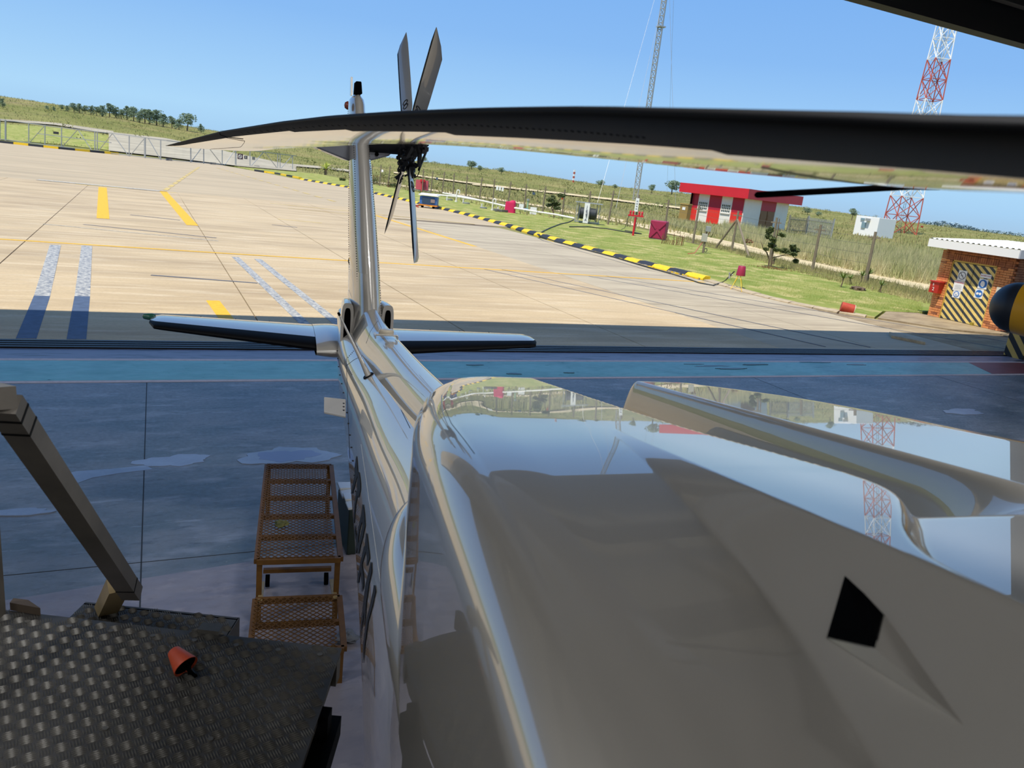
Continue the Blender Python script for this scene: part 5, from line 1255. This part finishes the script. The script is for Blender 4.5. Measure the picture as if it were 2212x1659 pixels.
m = MB(); put_text(m, '2', .16, (SX-.25, 18.06, .97), YV, ZV); put_text(m, 'S', .12, (SX-.26, 18.08, 1.12), YV, ZV); m.build('lettering', M_WHITE, t)
m = MB(); m.box((SX-.08, 16.5, .06), (.06, .10, .14)); tag(m.build('door_stop', mat('yellow iron', '9c8a2c', .6)), 'small yellow iron door stop at the foot of the striped doors', 'door stop')
m = MB(); m.tube([(SX-.05+.03*k, 15.5-.035*k+.05*sin(k), .04+.02*sin(k*2)) for k in range(16)], .008, 6); tag(m.build('loose_cable', M_CABLE, smooth=True), 'loose green cable on the ground by the brick store corner', 'cable')
m = MB(); m.prism([G(1920, 722), G(1990, 739), G(1998, 745), G(1925, 730)], Z*.07); tag(m.build('loose_kerb', M_KC), 'low kerb edge of the store forecourt reaching into the shade', 'kerb')
# fallen red barrel / concrete drum
P = G(1822, 676); t = thing('concrete_drum', P, 'toppled red painted concrete drum at the lawn edge', 'drum'); ad = (rdir*.95-hdir*.25+Z*-.12).normalized(); r_ = .16
m = MB(); m.lathe(P+Z*.2-ad*.02-rdir*.1, ad, [(.001, 0), (r_*.95, 0), (r_, .02), (r_, .40)], 24); m.build('shell', mat('red drum', 'b8432c', .7, noise=.25, nscale=6), t)
m = MB(); m.lathe(P+Z*.2-ad*.02-rdir*.1, ad, [(r_, .40), (r_*.98, .42), (r_*.75, .42), (r_*.7, .37), (.001, .37)], 24); m.build('end_face', mat('pale concrete', 'c9bfa6', .9), t)
# hose stand: crimson cup on yellow tripod, and hose
P = G(1592, 624); D = (P-CAM).dot(FW); s_ = D/FPX
t = thing('hose_stand', P, 'crimson cup shaped cover on a thin yellow tripod by the kerb', 'stand')
top = P+Z*(22*s_)
m = MB(); m.lathe(P+Z*.5+rdir*.04, Z, [(.001, 0), (.165, 0), (.17, .02), (.135, .34), (.12, .36), (.001, .36)], 24); m.build('cover', M_CRIM, t, smooth=True)
for q in ((1578, 625), (1602, 631), (1586, 615), (1604, 620)): m = MB(); m.cyl(G(*q), P+Z*.51+rdir*.04*(1 if q[0] > 1590 else -1), .009, n=8); m.build('leg', M_KY, t)
m = MB(); m.bar(G(1578, 625)+Z*.1, G(1602, 631)+Z*.1, .012); m.build('brace', M_KY, t)
m = MB(); hp = [G(1448, 592)+Z*.03, G(1480, 602)+Z*.03, G(1510, 612)+Z*.02, G(1540, 618)+Z*.03, G(1560, 613)+Z*.06, G(1566, 616)+Z*.2, G(1572, 620)+Z*.42, G(1580, 622)+Z*.62]; m.tube(hp, .022, 8); tag(m.build('hose', M_CABLE, smooth=True), 'thick black hose running from the kerb to the crimson cup', 'hose')
m = MB(); P2 = hp[6]; m.cyl(P2-Z*.1, P2+Z*.05, .035, n=10); m.cyl(P2, P2+rdir*.1+Z*.06, .03, n=10); m.box(P2+Z*.09-rdir*.02, (.05, .04, .07)); tag(m.build('hose_nozzle', M_GALV), 'metal hose coupling beside the crimson cup', 'coupling')
# black hoses on the lawn
for px, lab in (([(1164, 512), (1168, 505), (1185, 496), (1210, 486), (1228, 482), (1243, 474)], 'black hose curving across the lawn to the reel shelter'), ([(1230, 492), (1270, 492), (1310, 496), (1345, 502), (1368, 506)], 'black hoses lying on the lawn left of the red stand'), ([(1368, 506), (1385, 507), (1350, 500)], 'short loop of black hose at the red stand foot')):
    m = MB(); m.tube([G(x, y)+Z*.07 for x, y in px], .045, 6); tag(m.build('hose', M_CABLE, smooth=True), lab, 'hose')
m = MB(); m.tube([G(1164, 512)+Z*.15, G(1160, 514)+Z*.2, G(1172, 520)+Z*.2, G(1200, 528)+Z*.15, G(1260, 545)+Z*.15, G(1320, 561)+Z*.15, G(1400, 584)+Z*.12, G(1448, 592)+Z*.03], .035, 6); tag(m.build('hose', M_CABLE, smooth=True), 'black hose lying along the broken kerb blocks', 'hose')
def gbox(mb, P, w_, d_, h_, mi=0, z=0): mb.box(P+Z*(z+h_/2), (w_, d_, h_), (rdir, hdir, Z), mi); return mb
def upx(P): return (P-CAM).dot(FW)/FPX
# crimson tank box with X pressing
P = G(1409, 517); s_ = upx(P); vx = (rdir*.92-hdir*.38).normalized(); vy = Vector((vx.y, -vx.x, 0)); vy = -vy if vy.dot(hdir) < 0 else vy
t = thing('crimson_tank_box', P+vy*.8, 'large crimson box with a pressed cross on its side, on the lawn', 'box')
w1, w2, hh = 34*s_, 26*s_, 38*s_
cx_ = P-rdir*9*s_; cA = cx_+vx*w1/2+vy*w2/2
m = MB(); m.box(cA+Z*(hh/2+.08), (w1, w2, hh), (vx, vy, Z)); m.build('body', mat('crimson box paint', '9c2448', .5), t, bevel=.05)
f0 = cx_+Z*.08; m = MB()
for a, b in (((.06, .06), (.42, .44)), ((.94, .94), (.58, .56)), ((.06, .94), (.42, .56)), ((.94, .06), (.58, .44))): m.bar(f0+vx*w1*a[0]+Z*hh*a[1]-vy*.03, f0+vx*w1*b[0]+Z*hh*b[1]-vy*.03, .16, .06, up=vy)
m.box(f0+vx*w1*.5+Z*hh*.5-vy*.02, (w1*.2, .06, hh*.2), (vx, vy, Z)); m.build('pressed_cross', mat('crimson box paint', '9c2448', .5), t)
m = MB(); l0 = cx_-vx*.02; 
for a in (.25, .6): m.box(l0+vy*w2*a+Z*(hh*.45), (.05, .09, hh*.3), (vx, vy, Z))
m.build('latch_strip', M_WHITE, t); m = MB(); m.box(l0+vy*w2*.3+Z*hh*.72, (.05, .3, .3), (vx, vy, Z)); m.build('label_plate', M_WHITE, t)
m = MB(); m.box(cA+Z*.04, (w1*.9, w2*.9, .08), (vx, vy, Z)); m.build('skid', M_GALV, t)
# red T stand with valves
P = G(1367, 510); s_ = upx(P); t = thing('valve_stand', P, 'bright red T shaped stand with four valve heads', 'stand')
m = MB(); m.cyl(P, P+Z*40*s_, 2.2*s_, n=12); m.build('post', M_REDP, t); m = MB(); m.box(P+Z*43*s_, (33*s_, 6*s_, 3*s_), (rdir, hdir, Z)); m.build('cross_head', M_REDP, t)
for dx in (-12, -6, 7, 13): m = MB(); m.cyl(P+rdir*dx*s_+Z*44*s_, P+rdir*dx*s_+Z*50*s_, 2*s_, n=10); m.cyl(P+rdir*dx*s_+Z*50*s_, P+rdir*dx*s_+Z*53*s_, 2.6*s_, 1.5*s_, 10); m.build('valve', M_REDP, t)
m = MB(); m.tube([P+rdir*-15*s_+Z*42*s_, P+rdir*-17*s_+Z*25*s_, P+rdir*-20*s_+Z*15*s_, P+rdir*-27*s_+Z*11*s_], .6*s_, 6); m.build('hose', M_CABLE, t)
P3 = fposts[18][0]; t = thing('post_sign', P3+Z*1.9, 'narrow white sign standing above the red valve stand', 'sign'); m = MB(); m.box(P3+Z*2.1-hdir*.15-rdir*.12, (.28, .04, 1.05), (rdir, hdir, Z)); m.build('board', M_WHITE, t)
m = MB(); 
for k in range(4): m.box(P3+Z*(1.8+.2*k)-hdir*.18-rdir*.12, (.12, .02, .06), (rdir, hdir, Z))
m.build('print', mat('sign grey', '8a8a90', .7), t)
# hose reel shelter
P = G(1268, 484); s_ = upx(P); t = thing('hose_reel_shelter', P, 'open hose reel shelter with two black reels under a grey roof', 'hose reel')
for dx, dy in ((-26, 0), (24, 2), (-20, 14), (20, 16)): m = MB(); m.bar(P+rdir*dx*s_+hdir*dy*s_*2, P+rdir*dx*s_+hdir*dy*s_*2+Z*43*s_, .06, up=hdir); m.build('leg', M_GALV, t)
m = MB(); m.box(P+Z*44*s_+hdir*14*s_, (58*s_, 34*s_, .06), (rdir, hdir, (Z-rdir*.02).normalized())); m.build('roof', M_GALV, t)
for dx in (-13, 9):
    m = MB(); c = P+rdir*dx*s_+Z*22*s_+hdir*.1; m.cyl(c-rdir*.2, c+rdir*.25, 12*s_, n=24); r_o = m.build('reel', mat('black hose coils', '2d3234', .6), t)
    m = MB(); 
    for sx in (-.28, .33): m.cyl(c+rdir*sx, c+rdir*(sx+.03), 15*s_, n=24)
    m.build('flange', mat('grey flange', '5a6064', .5), r_o)
m = MB(); m.box(P-rdir*5*s_+Z*23*s_-hdir*.35, (11*s_, .05, 42*s_), (rdir, hdir, Z)); fb = m.build('sign_panel', M_WHITE, t)
m = MB(); P4 = P-rdir*5*s_-hdir*.40
for k, ch_ in enumerate('JETA'): put_text(m, ch_, .30, P4+Z*(36-9*k)*s_, rdir, Z)
m.build('lettering', mat('sign navy', '26375f', .6), fb)
m = MB(); m.bar(P-rdir*28*s_+Z*4*s_, P+rdir*26*s_+Z*4*s_, .12); m.bar(P+rdir*2*s_+Z*2*s_, P+rdir*10*s_+Z*18*s_, .06); m.bar(P+rdir*10*s_+Z*18*s_, P+rdir*20*s_+Z*2*s_, .06); m.build('frame', M_GALV, t)
# signs on the fence wires
for (x, y, w_, lab) in ((1074, 406, 4.5, 'leftmost of three white notices on the fence'), (1080, 407, 4, 'middle of three white notices on the fence'), (1086, 408.5, 4, 'rightmost of three white notices on the fence'), (1153, 418, 6, 'small dark blue plate on the fence wires'), (944, 386, 4, 'tiny grey plate on the fence left of the notices'), (826, 369, 4, 'tiny pale plate on the fence beside the tail rotor')):
    P = G(x, 446); d = ray(x, y); P = CAM+d*(P.dot(hdir)/d.dot(hdir)); s_ = upx(P); t = thing('fence_notice', P, lab, 'notice')
    m = MB(); m.box(P, (w_*s_, .04, (8.5 if y > 400 and x < 1100 else 5)*s_), (rdir, hdir, Z)); m.build('plate', M_WHITE if x in (1074, 1080, 1086, 826) else mat('blue plate', '46586c', .6), t)
P = G(1217, 436); d = ray(1215, 431); P = CAM+d*(G(1217, 470).dot(hdir)/d.dot(hdir)); s_ = upx(P); t = thing('orange_sign', P, 'small orange warning triangle on the fence behind the bonsai tree', 'sign'); m = MB(); m.prism([P-rdir*3.5*s_, P+rdir*3.5*s_, P+Z*8*s_], hdir*.05); m.build('plate', M_ORANGE, t)
# blue ground power cart
P = G(926, 449); s_ = upx(P); t = thing('ground_cart', P, 'blue ground service cart with white lid and orange base', 'cart')
m = MB(); gbox(m, P, 37*s_, 1.2, 17*s_, z=7*s_); m.build('body', M_BLUE, t, bevel=.03); m = MB(); gbox(m, P-hdir*.62, 26*s_, .1, 12*s_, z=10*s_); m.build('side_panel', mat('dark blue panel', '2b4258', .6), t)
m = MB(); m.box(P+Z*27*s_, (42*s_, 1.5, 2.2*s_), (rdir, hdir, Z)); m.box(P+Z*29*s_-rdir*9*s_, (17*s_, 1.3, 2*s_), (rdir, hdir, Z)); m.box(P+Z*29*s_+rdir*9*s_, (17*s_, 1.3, 2*s_), (rdir, hdir, Z)); m.build('lid', M_WHITE, t)
m = MB(); gbox(m, P, 39*s_, 1.3, 2.5*s_, z=4.5*s_); m.build('base_frame', mat('orange frame', 'e08a24', .6), t)
for dx in (-12, 12): m = MB(); m.cyl(P+rdir*dx*s_+Z*2.8*s_-hdir*.6, P+rdir*dx*s_+Z*2.8*s_-hdir*.45, 3*s_, n=14); m.build('wheel', M_BLACK, t)
m = MB(); gbox(m, P-hdir*.68+rdir*10*s_, 9*s_, .05, 7*s_, z=12*s_); m.build('gauge_panel', mat('gauge panel', '8a7a74', .6), t)
m = MB(); m.bar(P-rdir*16*s_+Z*4*s_, P-rdir*28*s_+Z*2*s_-hdir*.6, .1, .08); m.bar(P-rdir*28*s_+Z*2*s_, P-rdir*18*s_+Z*.8*s_-hdir*1.2, .08); m.build('tow_bar', M_ORANGE, t)
# red cabinet with stand in front
P = G(910, 413); s_ = upx(P); t = thing('red_cabinet', P, 'red cabinet with an extinguisher pillar behind the blue cart', 'cabinet')
m = MB(); gbox(m, P+hdir*.5, 26*s_, 1., 20*s_, z=3*s_); m.build('body', mat('faded red cabinet', 'c85560', .6), t); m = MB(); m.cyl(P+rdir*2*s_-hdir*.2, P+rdir*2*s_-hdir*.2+Z*22*s_, 2.4*s_, n=10); gbox(m, P+rdir*2*s_-hdir*.2, 10*s_, .4, 5*s_, z=20*s_); m.build('pillar', M_REDP, t)
m = MB(); gbox(m, P+hdir*.5, 40*s_, 1.2, 1*s_, z=1*s_); m.build('plinth', M_GALV, t)
# crimson covered unit, cradle, boards, blue pump
P = G(1101, 460); s_ = upx(P); t = thing('covered_unit', P, 'crimson fabric covered unit on the lawn behind white pipes', 'cover')
m = MB(); n_ = 10
def cvr(u, v, P=P, s_=s_):
    a = 2*pi*v; k = 1-.12*u-.03*sin(6*a)*(1-u); e = .45; x = math.copysign(abs(cos(a))**e, cos(a)); y = math.copysign(abs(sin(a))**e, sin(a)); zz_ = min(u*1.25, 1)*25*s_; k *= 1 if u < .8 else (1-(u-.8)*4.6)
    return P+rdir*x*12*s_*k+hdir*y*10*s_*k+Z*(zz_+(2*s_*x if u > .75 else 0))
m.grid(cvr, 12, 36, wrap=True); m.build('fabric', mat('crimson fabric', 'd01f55', .7), t, smooth=True)
t = thing('steel_cradle', G(1085, 459), 'low grey steel cradle in front of the crimson covered unit', 'cradle'); m = MB()
for a, b in (((1068, 456), (1082, 459)), ((1082, 459), (1100, 460)), ((1068, 456), (1072, 458))): m.bar(G(*a)+Z*.15, G(*b)+Z*.15, .18)
m.build('frame', mat('dull steel', '6c6a64', .6), t)
for (x, y, w_, h_, lab) in ((1125, 455, 10, 13, 'smaller white board standing left of the blue pump'), (1151, 464, 14, 15, 'larger white board standing right of the blue pump')):
    P = G(x, y); s_ = upx(P); t = thing('white_board', P, lab, 'board'); m = MB(); m.box(P+Z*(h_/2+1)*s_, (w_*s_, .06, h_*s_), (rdir, hdir, Z)); m.build('panel', M_WHITE, t); m = MB(); m.box(P+Z*.5*s_, (w_*.8*s_, .3, 1*s_), (rdir, hdir, Z)); m.build('foot', M_DARKM, t)
P = G(1136, 458); s_ = upx(P); t = thing('blue_pump', P, 'small blue pump with a green valve column between two white boards', 'pump')
m = MB(); m.cyl(P-rdir*4*s_+Z*4*s_, P+rdir*4*s_+Z*4*s_, 3.5*s_, n=14); m.build('pump_body', mat('pump blue', '2a78b8', .5), t); m = MB(); m.cyl(P+rdir*2*s_, P+rdir*2*s_+Z*28*s_, 1.5*s_, n=10); m.build('column', mat('pale green pipe', '9cbf9a', .5), t); m = MB(); m.cyl(P+rdir*2*s_+Z*24*s_, P+rdir*2*s_+Z*28*s_, 3*s_, n=10); m.build('valve_head', M_GALV, t)
# white pipes run and goosenecks
t = thing('pipe_run', G(1000, 440), 'long white pipes running low along the lawn past the goosenecks', 'pipe')
for px in ([(930, 428, 8), (985, 436, 11), (1040, 446, 12), (1100, 460, 12), (1160, 468, 10)], [(955, 424, 7), (1010, 437, 10), (1060, 448, 9), (1100, 456, 9)], [(1160, 466, 8), (1200, 472, 8), (1240, 480, 8)]):
    m = MB(); m.tube([G(x, y)+Z*(zz_*upx(G(x, y))) for x, y, zz_ in px], .09, 8); m.build('pipe', M_WALLW, t, smooth=True)
for (x, y) in ((965, 434), (1000, 440), (1040, 450), (1075, 457)): P = G(x, y); m = MB(); m.bar(P, P+Z*10*upx(P), .1); m.build('pipe_support', M_WALLW, t)
for (x, y, h_, lab) in ((985, 437, 27, 'white gooseneck vent pipe standing further left'), (1063, 455, 26, 'white gooseneck vent pipe standing nearer the crimson cover')):
    P = G(x, y); s_ = upx(P); t = thing('gooseneck_pipe', P, lab, 'pipe'); m = MB(); m.tube([P, P+Z*(h_-5)*s_]+[P+rdir*(3*s_-3*s_*cos(a))+Z*((h_-5)*s_+4*s_*sin(a)) for a in np.linspace(.3, pi, 8)]+[P+rdir*6*s_+Z*(h_-8)*s_], 1.3*s_, 10); m.build('bend', M_WALLW, t, smooth=True); m = MB(); m.cyl(P, P+Z*3*s_, 3*s_, n=12); m.build('flange', M_WALLW, t)
for (x, y, lab) in ((970, 433, 'round grey tank hatch furthest left'), (1007, 441, 'round grey tank hatch beside a raised lid'), (1044, 451, 'round grey tank hatch under the white pipes')):
    P = G(x, y); s_ = upx(P); t = thing('tank_hatch', P, lab, 'hatch'); m = MB(); m.cyl(P, P+Z*3*s_, 8*s_, n=20); m.build('rim', mat('grey hatch', '85857e', .6), t); m = MB(); m.cyl(P+Z*3*s_, P+Z*3.6*s_, 7*s_, n=20); m.build('lid', M_GALV, t)
# utility post with meter box and reddish hose
P = G(1518, 548); s_ = upx(P); t = thing('utility_post', P, 'short utility post with grey meter boxes and a coiled reddish hose', 'post')
m = MB(); m.bar(P, P+Z*58*s_, 4*s_, 3*s_, up=hdir); m.build('post', M_WOOD, t); m = MB(); m.box(P+Z*34*s_-rdir*2*s_, (11*s_, .2, 17*s_), (rdir, hdir, Z)); m.build('meter_box', mat('beige box', 'b5b0a0', .6), t, bevel=.01)
m = MB(); m.box(P+Z*53*s_+rdir*3*s_, (10*s_, .25, 11*s_), (rdir, hdir, Z)); m.build('switch_box', M_GALV, t, bevel=.01)
m = MB(); m.tube([P+Z*50*s_+rdir*8*s_, P+Z*38*s_+rdir*4*s_, P+Z*22*s_-rdir*6*s_, G(1500, 552)+Z*.15, G(1485, 550)+Z*.05], 1.*s_, 6); m.build('hose', mat('reddish hose', 'b8694a', .6), t, smooth=True)
m = MB(); m.tube([P+Z*s_*(8+4*sin(k*.7))+rdir*s_*(5+3*cos(k*.7)) for k in range(18)], .8*s_, 6); m.build('coil', M_CABLE, t, smooth=True)
# bonsai shaped trees
def pad_tree(px, py, trunk, pads, lab, lean, seed):
    P = G(px, py); s_ = upx(P); r_ = random.Random(seed); t = thing('shaped_tree', P, lab, 'tree')
    def at(x, y, dd=0): return P+rdir*((x-px)*s_*1.0)+Z*((py-y)*s_)+rdir*0+hdir*dd
    def at2(x, y, dd=0): d = ray(x, y); k = (P.dot(hdir)+dd)/d.dot(hdir); return CAM+d*k
    for tk in trunk: m = MB(); m.tube([at2(x, y, dd) for x, y, dd in tk[0]], tk[1], 8); m.build('branch', M_BARK, t, smooth=True)
    for (x, y, rx, ry) in pads:
        m = MB(); c = at2(x, y, r_.uniform(-.3, .3))
        for q in range(3): leafball(m, c+rdir*r_.uniform(-.5, .5)*rx*s_+Z*r_.uniform(-.3, .3)*ry*s_, rx*s_*.62, 90, .075*(s_/.02)**.5, ry/rx, r_)
        m.build('foliage_pad', M_LEAFD, t, fix=False)
pad_tree(1197, 470, [([(1197, 471, 0), (1195, 458, 0), (1192, 450, .1), (1195, 440, 0)], [.09, .08, .06, .05]), ([(1194, 455, 0), (1203, 440, .1), (1212, 427, .2)], [.05, .04, .03])],
         [(1190, 432, 13, 7), (1200, 441, 12, 6), (1203, 449, 9, 5), (1214, 423, 11, 6), (1195, 426, 7, 4), (1186, 444, 7, 4)], 'bonsai shaped conifer on the lawn left of the reel shelter', 0, 11)
pad_tree(1665, 578, [([(1660, 578, 0), (1662, 560, 0), (1656, 545, 0), (1648, 535, 0), (1643, 520, 0)], [.05, .04, .035, .025, .012]), ([(1665, 578, .05), (1668, 555, 0), (1673, 530, 0), (1680, 500, 0), (1684, 472, 0)], [.05, .04, .035, .03, .02]),
                     ([(1668, 557, 0), (1690, 552, .1), (1708, 549, .1), (1720, 560, .1)], [.03, .025, .02, .012]), ([(1670, 570, 0), (1672, 562, 0), (1675, 558, 0)], [.05, .045, .04])],
         [(1664, 498, 9, 10), (1660, 509, 8, 8), (1668, 518, 9, 9), (1668, 530, 8, 8), (1690, 507, 10, 5), (1676, 539, 9, 5), (1695, 541, 11, 7), (1710, 532, 10, 6), (1716, 541, 12, 6), (1712, 549, 9, 5), (1719, 563, 5, 6), (1655, 538, 6, 3)], 'nearer bonsai shaped tree with scattered dark foliage pads', 0, 12)
P = G(1665, 581); m = MB()
for k in range(260): q = P+rdir*random.gauss(0, .5)+hdir*random.gauss(-.1, .35); q.z = .04; a = q+Z*random.uniform(.04, .14)+rdir*random.gauss(0, .06); m.add([q, q+rdir*.02, a], [(0, 1, 2)])
tag(m.build('leaf_litter', M_STALK, fix=False), 'reddish leaf litter round the foot of the nearer bonsai tree', 'leaf litter', kind='stuff')
# aloes
def aloe(px, py, h_, lab, seed):
    P = G(px, py); s_ = upx(P); r_ = random.Random(seed); t = thing('aloe', P, lab, 'plant'); top = P+Z*h_*.62*s_+rdir*r_.uniform(-3, 3)*s_
    m = MB(); m.tube([P, P.lerp(top, .5)+rdir*s_*r_.uniform(-2, 2), top], [1.6*s_, 1.3*s_, 1.2*s_], 7); m.build('stem', M_BARK, t, smooth=True)
    for k in range(16):
        a = 2*pi*k/16+r_.random()*.5; e = r_.uniform(.1, 1.1); d = Vector((cos(a)*cos(e), sin(a)*cos(e), sin(e))); L = h_*.5*s_*r_.uniform(.8, 1.1); sd_ = d.cross(Z).normalized(); mid = top+d*L*.5+Z*.02; tip = top+d*L+Z*L*.25
        m = MB(); w_ = 1.5*s_; m.add([top-sd_*w_, top+sd_*w_, mid+sd_*w_*.8, mid-sd_*w_*.8, tip, mid-Z*w_*.5], [(0, 1, 2, 3), (3, 2, 4), (0, 3, 5), (3, 4, 5), (2, 5, 4), (1, 5, 2)]); m.build('leaf', mat('aloe green', '6e7f3c', .6), t)
for i, a in enumerate([(1815, 622, 34, 'leftmost tall aloe in the clump on the lawn'), (1836, 616, 22, 'small aloe behind the clump, second from left'), (1856, 612, 26, 'middle aloe in the lawn clump'), (1874, 612, 32, 'aloe against the leaning slender post'), (1902, 634, 28, 'rightmost aloe in the lawn clump')]): aloe(*a, seed=i)
P = G(1852, 628); lump(P, .30, mat('brown aloe litter', '6f5a44', .9, noise=.4, nscale=6), 'dead_aloe', 'brown heap of dead aloe leaves in the clump', 'plant', .3, 9)
# yucca
P = G(703, 378); s_ = upx(P); t = thing('yucca', P, 'spiky yellow green yucca on a short trunk by the gate end', 'plant'); m = MB(); m.cyl(P, P+Z*12*s_, 3*s_, 2.4*s_, 8); m.build('trunk', M_BARK, t)
for k in range(44):
    a = random.random()*6.28; e = random.uniform(-.25, 1.5); d = Vector((cos(a)*cos(e), sin(a)*cos(e), sin(e))); o = P+Z*12*s_; L = random.uniform(14, 21)*s_; sd_ = (d.cross(Z)+Vector((.01, 0, 0))).normalized()*1.3*s_
    m = MB(); md = o+d*L*.55; tp_ = o+d*L-Z*L*.12; m.add([o-sd_*.4, o+sd_*.4, md+sd_, md-sd_, tp_, md-Z*.6*s_], [(0, 1, 2, 3), (3, 2, 4), (3, 4, 5), (2, 5, 4)]); m.build('leaf', M_LEAFY, t)
# flowering shrubs and stalks
def shrub(px, py, w_, h_, lab, seed, stalks=False):
    P = G(px, py); s_ = upx(P); r_ = random.Random(seed); t = thing('shrub', P, lab, 'shrub')
    m = MB()
    for k in range(9): leafball(m, P+rdir*r_.uniform(-.4, .4)*w_*s_+Z*r_.uniform(.25, .6)*h_*s_, .28*w_*s_, 60, .9*s_, h_/w_, r_)
    m.build('foliage', M_LEAF if not stalks else mat('red brown leaves', '7a4630', .8, col2='5d6a30', nscale=2), t, fix=False)
    m = MB()
    for k in range(16): q = P+rdir*r_.uniform(-.5, .5)*w_*s_; m.bar(q, q+Z*h_*s_*r_.uniform(.7, 1.1)+rdir*r_.gauss(0, 2)*s_, .5*s_)
    m.build('flower_stalks', M_STALK, t)
shrub(818, 400, 34, 20, 'leafy shrub with rusty flowers right of the tail fin', 1); shrub(845, 405, 18, 12, 'low shrub with rusty tips left of the red cabinet', 2); shrub(740, 391, 12, 8, 'low reddish shrub just left of the tail fin', 3)
P = G(1453, 530); s_ = upx(P); t = thing('cut_stems', P, 'row of reddish cut plant stems right of the crimson tank box', 'plant')
for k in range(17):
    q = P+rdir*(k-8.5)*3.*s_+hdir*random.uniform(-.3, .4); h_ = random.uniform(8, 26)*s_; m = MB(); m.tube([q, q+Z*h_*.5+rdir*s_, q+Z*h_], .7*s_, 5)
    for j in range(3): m.bar(q+Z*h_*(.4+.2*j), q+Z*h_*(.5+.2*j)+rdir*random.choice((-3, 3))*s_, .5*s_)
    m.build('stem', M_STALK, t)
P = G(1630, 520); d = ray(1618, 521); P = CAM+d*(G(1630, 560).dot(hdir)/d.dot(hdir)); m = MB(); leafball(m, P, .25, 40, .08, .5); tag(m.build('dry_bush', M_STALK, fix=False), 'small rusty dry bush in the tall grass', 'bush')
print('objects', len(bpy.data.objects))
